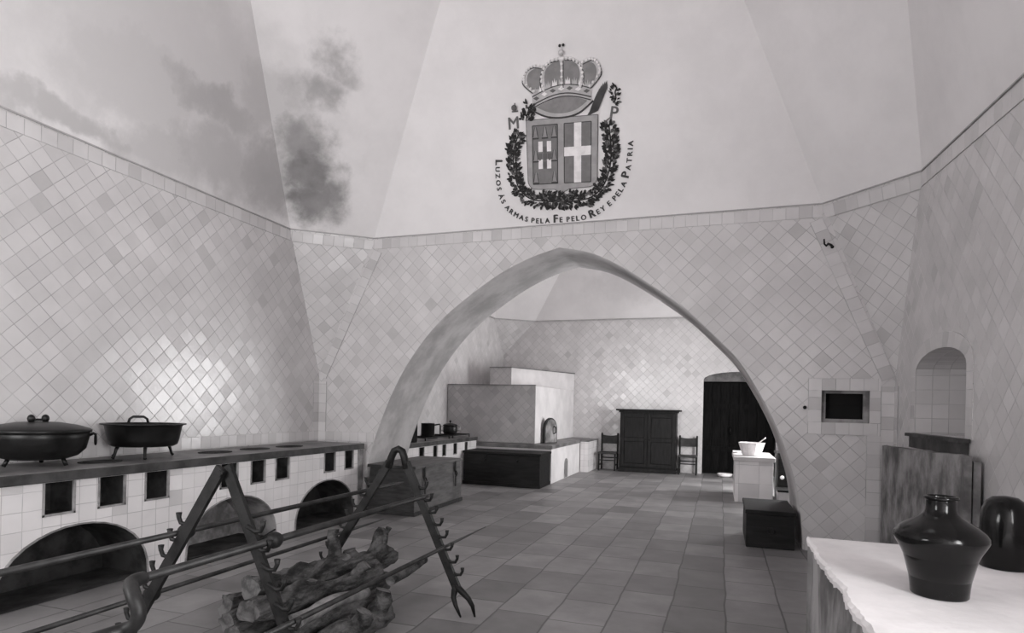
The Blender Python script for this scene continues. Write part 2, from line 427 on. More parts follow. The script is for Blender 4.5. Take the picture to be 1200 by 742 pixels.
# far room
ZF = 3.82
mb = MB(); mb.face([(XL, YA, 0), (XL, YE, 0), (XL, YE, ZF), (XL, YA, ZF)]); struct(mb.build('wall_left.001', 'tile'))
W2 = [(11.2, .25), (13.4, .25), (13.4, 2.7), (11.2, 2.7)]
mb = MB(); mb.holed([(YA, 0), (YE, 0), (YE, ZF), (YA, ZF)], [W2], lambda p, q: (XR, p, q))
mb.mi = 1
for i in range(4):
    (a, b), (c, d) = W2[i], W2[(i + 1) % 4]; mb.face([(XR, a, b), (XR, c, d), (XR + .45, c, d), (XR + .45, a, b)])
struct(mb.build('wall_right.001', ['tile', 'whitewash'], weld=True))
DOOR = [(-.40, 0), (1.25, 0), (1.25, 2.30)] + arc((.425, 2.30), .825, .19, 0, math.pi, 12)[1:]
mb = MB(); mb.holed([(XL, 0), (-.40, 0)] + DOOR[::-1][:-2] + [(1.25, 0), (XR, 0), (XR, ZF), (XL, ZF)], [], lambda p, q: (p, YE, q))
mb.mi = 1
for i in range(1, len(DOOR)):
    (a, b), (c, d) = DOOR[i], DOOR[(i + 1) % len(DOOR)]; mb.face([(a, YE, b), (c, YE, d), (c, YE + .35, d), (a, YE + .35, b)])
struct(mb.build('wall_end', ['tile', 'lunette'], weld=True))
# dark double door under a plastered lunette
mb = MB()
for k in range(8):
    x0 = -.40 + k * 1.65 / 8
    mb.box((x0 + .004, YE + .24, 0), (x0 + 1.65 / 8 - .004, YE + .30, 2.235))
mb.box((-.42, YE + .30, 0), (1.27, YE + .36, 2.6))
mb.box((-.40, YE + .21, .55), (1.25, YE + .245, .67)); mb.box((-.40, YE + .21, 1.6), (1.25, YE + .245, 1.72))
d = struct(mb.build('door_1', 'door'))
mb = MB(); mb.prism([(-.40, 2.26), (1.25, 2.26), (1.25, 2.30)] + arc((.425, 2.30), .825, .19, 0, math.pi, 12)[1:], lambda p, q, e: (p, e, q), YE + .14, YE + .33)
struct(mb.build('trim_1', 'lunette'))
mb = MB(); mb.tube([(.24, YE + .20, 1.0), (.24, YE + .14, 1.02), (.24, YE + .14, 1.12), (.24, YE + .20, 1.14)], .012, 8)
struct(mb.build('door_handle', 'iron', d))
xe = 2.0
r0f = [(LX, YE, ZF), (RX, YE, ZF), (XR, YE - .7, ZF), (XR, YA + .7, ZF), (RX, YA, ZF), (LX, YA, ZF), (XL, YA + .7, ZF), (XL, YE - .7, ZF)]
kk = .38; d2 = 2.0
r1f = [(-3.4, YE - kk * d2, ZF + d2), (0, YE - kk * d2, ZF + d2), (XR - .7, YE - 2.1, ZF + d2), (XR - .7, YA + 2.1, ZF + d2), (0, YA + kk * d2, ZF + d2), (-3.4, YA + kk * d2, ZF + d2), (XL + .7, YA + 2.1, ZF + d2), (XL + .7, YE - 2.1, ZF + d2)]
vault('ceiling.001', 'vault_far', r0f, r1f, xc, (YA + YE) / 2)
for i, (cx_, cy_) in enumerate((((XL, YE)), ((XR, YE)), ((XL, YA)), ((XR, YA)))):   # flat corner fillets under the far vault
    sx = LX if cx_ == XL else RX; sy = YE - .7 if cy_ == YE else YA + .7
    mb = MB(); mb.face([(cx_, cy_, ZF - .9), (sx, cy_, ZF), (cx_, sy, ZF)]); struct(mb.build('wall_far_corner', 'tile'))
for cx_, sx in ((XL, LX), (XR, RX)):
    pass

# ------------------------------------------------------------------ tile borders and ledges
TR = [2]
def trim(mb, mat='tile_straight'):
    o = struct(mb.build('trim_%d' % TR[0], mat, weld=False)); TR[0] += 1; return o
e = .006; tw = .135
def strip(path, w, nrm, inward, mat='tile_straight', th=e):
    """a row of straight tiles along a path on a wall: raised a few millimetres"""
    nrm = Vector(nrm).normalized(); inw = Vector(inward); th = th + TR[0] * .0004
    mb = MB(); u = 0
    for a, b in zip(path[:-1], path[1:]):
        a, b = Vector(a), Vector(b); L = (b - a).length
        P = [a, b, b + inw * w, a + inw * w]
        vs = [mb.bm.verts.new(p) for p in P] + [mb.bm.verts.new(p + nrm * th) for p in P]
        for k, q in enumerate(((u, .001), (u + L, .001), (u + L, .137), (u, .137)) * 2): mb.vuv[vs[k]] = q
        u += L
        for idx in ((4, 5, 6, 7), (0, 1, 5, 4), (1, 2, 6, 5), (2, 3, 7, 6), (3, 0, 4, 7)): mb.bm.faces.new([vs[i] for i in idx])
    return trim(mb, mat)
dn = (0, 0, -1)
strip([(XL, YF, ZL - .02), (XL, LY, ZL - .02)], tw, (1, 0, 0), dn)
strip([(LX, YB, ZL - .02), (RX, YB, ZL - .02)], tw, (0, -1, 0), dn)
strip([(XR, YF, ZRF - .02), (XR, RY, ZL - .02)], tw, (-1, 0, 0), dn)
nL = Vector((LX - XL, 0, ZL - ZS)).cross(Vector((0, LY - YB, ZL - ZS))); nL = -nL if nL.x < 0 else nL; nL.normalize()
nR = Vector((RX - XR, 0, ZL - ZS)).cross(Vector((0, RY - YB, ZL - ZS))); nR = -nR if nR.x > 0 else nR; nR.normalize()
for (p, q, n, ap) in (((LX, YB, ZL - .03), (XL, LY, ZL - .03), nL, (XL, YB, ZS)), ((RX, YB, ZL - .03), (XR, RY, ZL - .03), nR, (XR, YB, ZS))):
    m_ = (Vector(p) + Vector(q)) / 2; iw = (Vector(ap) - m_).normalized()
    strip([p, q], tw, n, iw)
# darker strip painted for the shadow gap between tiles and limewash
mb = MB()
pts = [(XL, YF, ZL), (XL, LY, ZL), (LX, YB, ZL), (RX, YB, ZL), (XR, RY, ZL), (XR, YF, ZRF)]
for a, b in zip(pts[:-1], pts[1:]): mb.bar(a, b, .03, .012, up=(0, 0, 1))
trim(mb, 'grout')
mb = MB()
pts = [(XL, YA + .7, ZF), (XL, YE - .7, ZF), (LX, YE, ZF), (RX, YE, ZF), (XR, YE - .7, ZF)]
for a, b in zip(pts[:-1], pts[1:]): mb.bar(a, b, .05, .03, up=(0, 0, 1))
trim(mb, 'grout')
# straight rows edging the squinches on the back wall and the corner columns beneath
def edge(a, b, nrm, side): strip([a, b], tw, nrm, side)
v = (Vector((XR, 0, ZS)) - Vector((RX, 0, ZL))).normalized()
edge((RX, YB, ZL - .16), (XR, YB, ZS), (0, -1, 0), Vector((-v.z, 0, v.x)) * (-1 if -v.z > 0 else 1))
v2 = (Vector((XL, 0, ZS)) - Vector((LX, 0, ZL))).normalized()
edge((LX, YB, ZL - .16), (XL, YB, ZS), (0, -1, 0), Vector((-v2.z, 0, v2.x)) * (-1 if -v2.z < 0 else 1))
strip([(XR, YB, .0), (XR, YB, ZS - .1)], tw, (0, -1, 0), (-1, 0, 0))
strip([(XR, YB, .0), (XR, YB, ZS - .1)], tw, (-1, 0, 0), (0, -1, 0))
strip([(XL, YB, 1.125), (XL, YB, ZS - .1)], tw, (0, -1, 0), (1, 0, 0))
strip([(XL, YB, 1.125), (XL, YB, ZS - .1)], tw, (1, 0, 0), (0, -1, 0))
strip([(XL, YF, .99), (XL, YB, .99)], tw, (1, 0, 0), (0, 0, 1))
strip([(XL, YB, .99), (-4.66, YB, .99)], tw, (0, -1, 0), (0, 0, 1))
# window surround and the panel rows under it
x0, x1, z0, z1 = 1.07, 1.545, 1.445, 1.80
strip([(x0 - tw, YB, z1), (1.652, YB, z1)], tw, (0, -1, 0), (0, 0, 1))
strip([(x0 - tw, YB, z0), (1.652, YB, z0)], tw, (0, -1, 0), dn)
strip([(x0, YB, z0), (x0, YB, z1)], tw, (0, -1, 0), (-1, 0, 0))
strip([(x1, YB, z0), (x1, YB, z1)], .107, (0, -1, 0), (1, 0, 0))
strip([(x1 - .02, YB, .0), (x1 - .02, YB, z0 - tw)], tw, (0, -1, 0), (1, 0, 0))
strip([(.93, YB, .0), (x1 - .03, YB, .0)], tw, (0, -1, 0), (0, 0, 1))
# arched tile border around the niche
mb = MB()
inner = niche_poly(); cy_, cz_ = 6.27, 1.7
ring = inner[2:] + [inner[0]]; ring = [inner[1]] + ring
outerp = []
for (y, z) in ring:
    if z < 1.96: outerp.append((y + (tw if y > cy_ else -tw), z))
    else:
        d_ = Vector((y - cy_, (z - 1.95) * 2.2 + .25)); d_.normalize(); outerp.append((y + d_.x * tw, z + d_.y * tw))
uu = 0
for i in range(len(ring) - 1):
    P = [(XR - e, *ring[i]), (XR - e, *ring[i + 1]), (XR - e, *outerp[i + 1]), (XR - e, *outerp[i])]
    f = mb.face(P); l_ = (Vector(ring[i]) - Vector(ring[i + 1])).length
    for vv, q in zip(f.verts, ((uu, .001), (uu + l_, .001), (uu + l_, .137), (uu, .137))): mb.vuv[vv] = q
    uu += l_
    mb.face([(XR - e, *outerp[i]), (XR - e, *outerp[i + 1]), (XR, *outerp[i + 1]), (XR, *outerp[i])])
    mb.face([(XR - e, *ring[i]), (XR - e, *ring[i + 1]), (XR, *ring[i + 1]), (XR, *ring[i])])
trim(mb)
# frame inside the small back-wall window, bars
mb = MB()
for a, b in (((x0, z0), (x1, z0 + .04)), ((x0, z1 - .03), (x1, z1)), ((x0, z0 + .041), (x0 + .05, z1 - .031)), ((x1 - .05, z0 + .041), (x1, z1 - .031))):
    mb.box((a[0], YB + .05, a[1]), (b[0], YB + .09, b[1]))
w = struct(mb.build('window_1', 'mouth'))
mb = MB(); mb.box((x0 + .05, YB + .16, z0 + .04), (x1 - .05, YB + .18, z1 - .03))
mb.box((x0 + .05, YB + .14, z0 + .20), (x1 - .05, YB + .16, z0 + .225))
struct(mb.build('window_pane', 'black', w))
# side windows of both rooms, then the added front opening: frames with glazing bars
for i, (lp, nm) in enumerate(((W1, 'window_2'), (W2, 'window_3'))):
    (ya, za), (yb, zb) = lp[0], lp[2]
    mb = MB(); X0, X1 = XR + .36, XR + .42
    for a, b in (((ya, za), (yb, za + .06)), ((ya, zb - .06), (yb, zb)), ((ya, za), (ya + .06, zb)), ((yb - .06, za), (yb, zb)), (((ya + yb) / 2 - .03, za), ((ya + yb) / 2 + .03, zb))):
        mb.box((X0, a[0], a[1]), (X1, b[0], b[1]))
    for k in (1, 2):
        z = za + (zb - za) * k / 3; mb.box((X0 + .01, ya, z - .015), (X1 - .01, yb, z + .015))
    struct(mb.build(nm, 'dark_wood'))
(xa, za), (xb, zb) = W3[0], W3[2]; mb = MB(); Y0, Y1 = YF - .42, YF - .36
for a, b in (((xa, za), (xb, za + .06)), ((xa, zb - .06), (xb, zb)), ((xa, za), (xa + .06, zb)), ((xb - .06, za), (xb, zb)), (((xa + xb) / 2 - .03, za), ((xa + xb) / 2 + .03, zb))):
    mb.box((a[0], Y0, a[1]), (b[0], Y1, b[1]))
struct(mb.build('added_window', 'dark_wood'))  # frame of the added front opening, out of view
# dark sill under the niche
mb = MB(); mb.box((XR - .09, 5.50, 1.345), (XR - .005, 6.90, 1.375)); mb.box((XR - .06, 5.53, 1.24), (XR - .005, 6.87, 1.345))
trim(mb, 'worktop_edge')
# low white dado on the end wall, beside the oven bench
mb = MB(); mb.box((-3.17, 14.55, 0), (-2.98, YE - .005, .735)); mb.mi = 1; mb.box((-3.17, 14.53, .735), (-2.96, YE - .005, .76))
o = mb.build('masonry_ledge', ['tile_front', 'worktop']); tag(o, 'low white tiled ledge between the oven bench and the end wall', 'ledge')


# ------------------------------------------------------------------ stove benches
def stove_bench(name, label, group, xw, xf, y0, y1, ztop, mouths, vents, holes, vz=(.64, .895), mouth_mats=None, slab=.08, hw=.62, hh=.54):
    """tiled masonry range along a left-hand wall: front face towards +X"""
    root = thing(name, (xf, (y0 + y1) / 2, 0), label, 'stove', group)
    zt = ztop - slab
    mb = MB()
    mp = [(c, [(c + hw, 0)] + [(c + hw * math.cos(a), hh * math.sin(a) ** .85) for a in [math.pi * i / 18 for i in range(1, 18)]] + [(c - hw, 0)]) for c in mouths]
    outer = [(y0, 0)]
    for c, lp in sorted(mp): outer += lp[::-1]
    outer += [(y1, 0), (y1, zt), (y0, zt)]
    vl = [[(a, vz[0]), (b, vz[0]), (b, vz[1]), (a, vz[1])] for a, b in vents]
    mb.holed(outer, vl, lambda p, q: (xf, p, q))
    mb.face([(xf, y1, 0), (xf, y1, zt), (xw, y1, zt), (xw, y1, 0)]); mb.face([(xf, y0, 0), (xf, y0, zt), (xw, y0, zt), (xw, y0, 0)])
    part(mb, 'body', 'tile_front', root)
    for i, (c, lp) in enumerate(mp):
        mb = MB(); dep = .50
        A = [(xf + .002, p, q) for p, q in lp]; B = [(xf - dep, c + (p - c) * .96, q * .96) for p, q in lp]
        mb.grid([A, B], smooth=True); mb.face(B); mb.mi = 2; mb.face([(xf + .015, c - hw, .004), (xf + .015, c + hw, .004), (xf - dep, c + hw, .004), (xf - dep, c - hw, .004)]); mb.mi = 0
        # plaster ring standing just proud of the tiles
        R = [(xf + .012, c + (p - c) * 1.022, q * 1.022) for p, q in lp]; R0 = [(xf - .004, c + (p - c) * 1.022, q * 1.022) for p, q in lp]
        A2 = [(xf + .012, p, q) for p, q in lp]
        mb.mi = 1; mb.grid([R0, R, A2, A], smooth=False)
        part(mb, 'fire_mouth', [(mouth_mats or {}).get(i, 'soot'), 'mouth', 'soot'], root)
    for a, b in vents:
        mb = MB(); d = .28
        P = [(a, vz[0]), (b, vz[0]), (b, vz[1]), (a, vz[1])]
        F_ = [(xf + .001, p, q) for p, q in P]; B = [(xf - d, p, q) for p, q in P]
        mb.grid([F_, B], closed=True, smooth=False); mb.face(B)
        mb.mi = 1
        for s_ in (P[0], P[1]):
            pass
        mb.bar((xf - .004, a, vz[0] + .008), (xf - .004, b, vz[0] + .008), .016, .02, up=(1, 0, 0))
        mb.bar((xf - .004, b - .008, vz[0]), (xf - .004, b - .008, vz[1]), .016, .02, up=(1, 0, 0))
        mb.bar((xf - .004, a + .008, vz[0]), (xf - .004, a + .008, vz[1]), .016, .02, up=(1, 0, 0))
        part(mb, 'ash_vent', ['soot', 'mouth'], root)
    mb = MB(); mb.box((xw, y0, zt), (xf + .03, y1, ztop), bev=.008)
    top = part(mb, 'worktop', 'worktop', root); top.data.materials.append(M['worktop_edge'])
    for p in top.data.polygons:
        if p.normal.z < .5: p.material_index = 1
    for (hx, hy, hr) in holes:
        mb = MB(); mb.lathe([(hr, .001), (hr, .008), (hr * .86, .008), (hr * .8, .002)], (hx, hy, ztop), 32, oval=(.8, 1.15), cap0=False)
        for k in range(-3, 4):
            w_ = hr * .8 * math.sqrt(max(0, 1 - (k / 3.6) ** 2)); mb.bar((hx + k * hr * .2, hy - w_, ztop + .006), (hx + k * hr * .2, hy + w_, ztop + .006), .014, .006, up=(0, 0, 1))
        part(mb, 'fire_hole', 'soot', root)
    return root

near = stove_bench('stove_bench', 'long white tiled stove bench with arched fire mouths under the two big pans', None, XL + .012, -4.78, -.6, 7.56, .98,
    [1.78, 3.50, 5.16, 6.745], [(2.35, 2.6), (3.217, 3.467), (3.65, 3.90), (4.08, 4.336), (4.94, 5.19), (5.37, 5.60), (5.76, 6.0), (6.668, 6.917), (7.12, 7.335)],
    [(-5.15, 3.95, .16), (-5.15, 5.25, .17), (-5.15, 5.85, .17), (-5.12, 6.42, .17), (-5.15, 2.6, .16)], mouth_mats={2: 'mouth'})
mb = MB(); mb.box((-4.782, 7.44, 0), (-4.768, 7.562, .895)); part(mb, 'end_border', 'stone_grey', near)
# bent iron rod lying across the pale fire mouth
mb = MB(); mb.tube([(-4.75, 4.55, .035), (-4.70, 4.9, .03), (-4.69, 5.25, .03), (-4.74, 5.55, .05), (-4.76, 5.75, .09)], .011, 8)
tag(mb.build('poker', 'iron'), 'thin bent iron poker lying in front of the pale fire mouth of the stove bench', 'poker')

far = stove_bench('stove_bench', 'small stove bench with narrow black vents at foot of the sooty oven, beyond the arch', None, XL + .012, -4.80, 8.85, 11.90, .90,
    [], [(9.32, 9.52), (9.86, 10.03), (10.24, 10.41), (10.73, 10.90), (11.28, 11.43)], [(-5.2, 9.6, .14), (-5.2, 10.6, .14)], vz=(.60, .815), slab=.075)

# ------------------------------------------------------------------ pans on the near bench
def side_ring(mb, c, ax, r=.035, tr=.007):
    c = Vector(c); ax = Vector(ax).normalized(); t = Vector((-ax.y, ax.x, 0))
    mb.tube([c + t * (r * math.cos(a)) + Vector((0, 0, 1)) * (r * 1.25 * math.sin(a)) for a in [2 * math.pi * k / 16 for k in range(17)]], tr, 8)
# open pan on three legs
pc = (-5.20, 4.42, .992)
root = thing('brazier_pan', pc, 'open dark metal pan standing on short legs on the stove bench, hoop handle at rim', 'pan')
mb = MB(); z0_ = .10
mb.lathe([(.03, z0_), (.255, z0_ + .004), (.285, z0_ + .02), (.30, z0_ + .07), (.322, .292), (.332, .303), (.358, .307), (.358, .317), (.322, .317), (.312, .303), (.29, .08 + z0_), (.26, z0_ + .03), (.03, z0_ + .025)], pc, 48)
part(mb, 'pan_body', 'pan', root)
for a in (200, 262, 322, 80):
    a = math.radians(a); mb = MB(); cx_, cy_ = pc[0] + .24 * math.cos(a), pc[1] + .24 * math.sin(a)
    ox, oy = math.cos(a), math.sin(a)
    mb.tube([(cx_, cy_, pc[2] + .115), (cx_ + ox * .02, cy_ + oy * .02, pc[2] + .07), (cx_ + ox * .035, cy_ + oy * .035, pc[2] + .02), (cx_ + ox * .05, cy_ + oy * .05, pc[2] + .002)], [.016, .014, .012, .014], 8)
    part(mb, 'leg', 'pan', root)
for a in (148, 328):
    a = math.radians(a); d_ = Vector((math.cos(a), math.sin(a), 0)); t_ = Vector((-d_.y, d_.x, 0)); c_ = Vector(pc) + d_ * .345 + Vector((0, 0, .310))
    if a > 3: continue
    mb = MB(); mb.tube([c_ - t_ * .085, c_ - t_ * .075 + Vector((0, 0, .04)), c_ - t_ * .045 + Vector((0, 0, .062)), c_ + t_ * .045 + Vector((0, 0, .062)), c_ + t_ * .075 + Vector((0, 0, .04)), c_ + t_ * .085], .012, 8)
    part(mb, 'handle', 'pan', root)
# covered braising pan at the edge of the picture
pc = (-5.22, 3.47, .992)
root = thing('covered_pan', pc, 'large round covered dark pan with a domed lid and ring handle on the stove bench', 'pan')
mb = MB(); mb.lathe([(.05, .05), (.20, .05), (.27, .075), (.325, .13), (.345, .22), (.35, .275), (.34, .28), (.33, .27), (.05, .27)], pc, 48)
part(mb, 'pan_body', 'pan', root)
mb = MB(); mb.lathe([(.362, .262), (.366, .284), (.35, .297), (.26, .325), (.15, .345), (.02, .352)], pc, 48)
lid = part(mb, 'lid', 'pan', root)
mb = MB()
for s_ in (-1, 1):
    mb.ball((pc[0], pc[1] + .055 * s_, pc[2] + .375), .028, 12, 1.2)
mb.bar((pc[0], pc[1] - .05, pc[2] + .365), (pc[0], pc[1] + .05, pc[2] + .365), .02, .02, up=(0, 0, 1))
part(mb, 'lid_knob', 'pan', lid)
for a in (60, 240):
    a = math.radians(a); d_ = Vector((math.cos(a), math.sin(a), 0)); c_ = Vector(pc) + d_ * .39 + Vector((0, 0, .22))
    mb = MB(); mb.tube([Vector(pc) + d_ * .345 + Vector((0, 0, .235)), Vector(pc) + d_ * .375 + Vector((0, 0, .25)), Vector(pc) + d_ * .395 + Vector((0, 0, .235))], .012, 8)
    side_ring(mb, c_ + Vector((0, 0, -.025)), (d_.x, d_.y, 0), .032, .008)
    part(mb, 'handle', 'pan', root)
for k in range(3):
    a = math.radians(20 + 120 * k); mb = MB(); mb.tube([(pc[0] + .2 * math.cos(a), pc[1] + .2 * math.sin(a), pc[2] + .06), (pc[0] + .23 * math.cos(a), pc[1] + .23 * math.sin(a), pc[2] + .002)], .016, 8)
    part(mb, 'leg', 'pan', root)

# ------------------------------------------------------------------ pots on the far bench
bz = .90
def griddle(y0, y1, label):
    root = thing('iron_trivet', (-5.12, (y0 + y1) / 2, bz), label, 'trivet', 'trivets on the far stove bench')
    mb = MB(); xa, xb = -5.38, -4.9; z = bz + .055
    mb.bar((xa, y0, z), (xa, y1, z), .02, .02); mb.bar((xb, y0, z), (xb, y1, z), .02, .02, up=(0, 0, 1))
    for k in range(5): y = y0 + (y1 - y0) * k / 4; mb.bar((xa, y, z), (xb, y, z), .016, .016, up=(0, 0, 1))
    part(mb, 'frame', 'iron', root)
    for x in (xa, xb):
        for y in (y0, y1):
            mb = MB(); mb.tube([(x, y, z), (x, y, bz + .001)], .011, 8); part(mb, 'leg', 'iron', root)
griddle(9.75, 10.75, 'low iron trivet under the plain saucepan on the far stove bench')
griddle(10.92, 11.75, 'low iron trivet under the lidded pot on the far stove bench')
pz = bz + .067
root = thing('saucepan', (-5.12, 10.28, pz), 'plain dark saucepan with upright straight sides on the far stove bench', 'pot')
mb = MB(); mb.lathe([(.02, 0), (.115, 0), (.125, .01), (.125, .225), (.132, .232), (.12, .232), (.115, .015), (.02, .012)], (-5.12, 10.28, pz), 32); part(mb, 'pot_body', 'pan', root)
mb = MB(); mb.tube([(-5.03, 10.37, pz + .2), (-4.97, 10.47, pz + .215), (-4.965, 10.49, pz + .19), (-4.965, 10.49, pz + .02)], .014, 8); part(mb, 'handle', 'pan', root)
root = thing('lidded_pot', (-5.14, 11.32, pz), 'round dark lidded pot with small knobs on the far stove bench', 'pot')
c_ = (-5.14, 11.32, pz)
mb = MB(); mb.lathe([(.02, 0), (.12, 0), (.142, .03), (.142, .14), (.13, .165), (.02, .165)], c_, 32); part(mb, 'pot_body', 'pan', root)
mb = MB(); mb.lathe([(.148, .16), (.148, .175), (.12, .195), (.05, .21), (.02, .212)], c_, 32); lid = part(mb, 'lid', 'pan', root)
mb = MB(); mb.tube([(c_[0], c_[1], pz + .21), (c_[0], c_[1], pz + .24)], .012, 8); mb.ball((c_[0], c_[1], pz + .25), .022); part(mb, 'knob', 'pan', lid)
for s_ in (-1, 1):
    mb = MB(); x, y = c_[0] + .10 * s_, c_[1] + .115 * s_
    mb.tube([(x, y, pz + .06), (x + .045 * s_, y + .045 * s_, pz + .08), (x + .045 * s_, y + .045 * s_, pz + .15), (x + .01 * s_, y + .01 * s_, pz + .15)], .012, 8); part(mb, 'handle', 'copper', root)
# tall dark stockpot half hidden by the arch jamb
c_ = (-5.03, 9.35, bz)
root = thing('stockpot', c_, 'tall dark stockpot half hidden behind the arch jamb on the far stove bench', 'pot')
mb = MB(); mb.lathe([(.02, .001), (.155, .001), (.16, .01), (.16, .44), (.168, .448), (.155, .448), (.15, .02), (.02, .016)], c_, 32); part(mb, 'pot_body', 'pan', root)
mb = MB(); mb.tube([(c_[0] - .155, c_[1], bz + .32), (c_[0] - .195, c_[1], bz + .34), (c_[0] - .195, c_[1], bz + .40), (c_[0] - .155, c_[1], bz + .42)], .011, 8); part(mb, 'handle', 'pan', root)

# ------------------------------------------------------------------ ovens
root = thing('masonry_oven', (-4.6, 12.14, 0), 'big tiled masonry oven block with stepped upper hood in the corner of the far room', 'oven')
mb = MB(); mb.box((XL + .012, 12.14, .78), (-3.60, 14.2, 1.98), bev=.012)
o = part(mb, 'oven_body', ['tile_block', 'whitewash', 'worktop'], root)
for p in o.data.polygons:
    if p.normal.x > .5: p.material_index = 1  # faces toward the far window whitened to carry its strong light
    elif p.normal.z > .9: p.material_index = 1
mb = MB()
fp = [(-5.02, 13.2), (-4.50, 13.2), (-3.62, 15.69), (-5.02, 15.69)]
mb.prism(fp, lambda p, q, d: (p, q, d), 1.985, 2.42)
o = part(mb, 'hood', ['tile_block', 'whitewash'], root)
for p in o.data.polygons:
    if p.normal.x > .5: p.material_index = 1  # hood flank whitened too, with the window light in its colour
mb = MB(); mb.prism([(-5.0, 14.21), (-3.62, 14.21), (-3.62, 15.69), (-5.0, 15.69)], lambda p, q, d: (p, q, d), .78, 1.98)
part(mb, 'oven_side', 'whitewash', root)
mb = MB(); mb.bar((-5.03, 13.19, 2.432), (-4.49, 13.19, 2.432), .03, .02, up=(0, 0, 1)); mb.bar((-4.50, 13.19, 2.432), (-3.61, 15.69, 2.432), .03, .02, up=(0, 0, 1)); part(mb, 'coping', 'worktop', root)
mb = MB(); mb.bar((XL + .02, 12.13, 1.99), (-3.60, 12.13, 1.99), .03, .018, up=(0, 0, 1)); part(mb, 'coping', 'worktop', root)
mb = MB()
lp = [(.25, .0), (.25, .25)] + arc((0, .25), .25, .22, 0, math.pi, 10)[1:] + [(-.25, 0)]
A = [(-3.594, 13.62 + p, .785 + q) for p, q in lp]; B = [(-3.594, 13.62 + p * .8, .785 + q * .82) for p, q in lp]; C_ = [(-3.70, 13.62 + p * .78, .785 + q * .8) for p, q in lp]
mb.grid([[(-3.60, y, z) for _, y, z in A], A, B, C_], smooth=False); mb.face([(-3.598, y, z) for _, y, z in B]); part(mb, 'oven_mouth', 'mouth', root)
# bench below the oven
root = thing('oven_bench', (-3.5, 12, 0), 'white low masonry bench with a small arched opening, below the big oven', 'bench')
mb = MB(); mb.box((XL + .012, 11.95, 0), (-3.19, 15.69, .70), bev=.006); o = part(mb, 'body', 'whitewash', root)
mb = MB(); mb.box((XL + .012, 11.93, .70), (-3.17, 15.69, .775), bev=.01); part(mb, 'slab', 'worktop', root)
mb = MB(); lp = [(.17, 0), (.17, .30)] + arc((0, .30), .17, .12, 0, math.pi, 10)[1:] + [(-.17, 0)]
A = [(-3.185, 13.2 + p, .01 + q) for p, q in lp]; B = [(-3.185, 13.2 + p * .82, .01 + q * .92) for p, q in lp]
mb.grid([[(-3.192, y, z) for _, y, z in A], A, B], smooth=False); mb.face([(-3.187, y, z) for _, y, z in B]); part(mb, 'ash_opening', 'stone_grey', root)
# arched iron oven door leaning on edge
root = thing('oven_shutter', (-3.38, 12.55, .776), 'arched iron oven door with handle, stood upright on the white oven bench', 'oven shutter')
lp = [(-.20, 0), (.20, 0), (.20, .28)] + arc((0, .28), .20, .26, 0, math.pi, 14)[1:-1] + [(-.20, .28)]
dv = Vector((math.cos(math.radians(62)), math.sin(math.radians(62)), 0)); nv = Vector((dv.y, -dv.x, 0)); oc = Vector((-3.42, 12.72, .777))
mb = MB(); mb.prism(lp, lambda p, q, d: tuple(oc + dv * p + nv * d + Vector((0, 0, q))), -.05, 0); part(mb, 'iron_plate', 'iron', root)
mb = MB(); mb.prism([(p * .86, q * .92 + .015) for p, q in lp], lambda p, q, d: tuple(oc + dv * p + nv * d + Vector((0, 0, q))), 0, .012); part(mb, 'face_panel', 'stone_grey', root)
mb = MB(); mb.tube([oc + dv * .08 + nv * .005 + Vector((0, 0, .20)), oc + dv * .08 + nv * .07 + Vector((0, 0, .22)), oc + dv * .08 + nv * .07 + Vector((0, 0, .34)), oc + dv * .08 + nv * .005 + Vector((0, 0, .36))], .013, 8); part(mb, 'handle', 'iron', root)

# ------------------------------------------------------------------ wooden chests
def chest(name, label, lo, hi, mats, lid_h, over=.015, front='x', hasp=True, taper=0.0):
    root = thing(name, ((lo[0] + hi[0]) / 2, (lo[1] + hi[1]) / 2, 0), label, 'chest')
    mb = MB(); mb.box((lo[0], lo[1], .004), (hi[0], hi[1], hi[2] - lid_h), bev=.006, taper=taper)
    o = part(mb, 'body', list(mats), root)
    for p in o.data.polygons:
        if p.normal.y < -.5: p.material_index = 1
    t = taper
    mb = MB(); mb.box((lo[0] + t - over, lo[1] + t - over, hi[2] - lid_h + .003), (hi[0] - t + over, hi[1] - t + over, hi[2]), bev=.008)
    o = part(mb, 'lid', list(mats), root)
    for p in o.data.polygons:
        if p.normal.y < -.5: p.material_index = 1
    return root
root = chest('wooden_chest', 'large weathered grey wooden chest with iron hasps, standing at the foot of the arch', (-4.69, 7.57, 0), (-3.95, 9.2, .69), ('old_wood', 'shaded_end_wood'), .045, over=.03, taper=.02)
for y in (7.86, 8.92):
    mb = MB(); mb.bar((-3.945, y, .665), (-3.945, y, .50), .04, .012, up=(1, 0, 0)); mb.tube([(-3.94, y - .02, .51), (-3.925, y - .03, .46), (-3.93, y, .42), (-3.925, y + .03, .46), (-3.94, y + .02, .51)], .010, 8)
    mb.bar((-3.936, y, .43), (-3.934, y, .27), .03, .01, up=(1, 0, 0)); part(mb, 'hasp', 'iron', root)
mb = MB(); mb.box((-4.70, 7.555, .004), (-3.935, 7.575, .06), bev=.004); mb.box((-3.95, 7.56, .004), (-3.932, 9.2, .06), bev=.004); part(mb, 'plinth', 'shaded_end_wood', root)
root = chest('wooden_chest', 'long low black wooden chest standing before the oven bench', (-4.76, 11.16, 0), (-3.20, 11.90, .66), ('dark_wood', 'dark_wood'), .05, over=.02)
for x in (-4.3, -3.65):
    mb = MB(); mb.bar((x, 11.155, .63), (x, 11.155, .50), .05, .012, up=(0, 1, 0)); mb.ball((x, 11.15, .50), .02); part(mb, 'hasp', 'iron', root)
mb = MB(); mb.box((-4.77, 11.145, .004), (-3.19, 11.165, .07), bev=.004); mb.box((-3.205, 11.15, .004), (-3.188, 11.90, .07), bev=.004); part(mb, 'plinth', 'dark_wood', root)
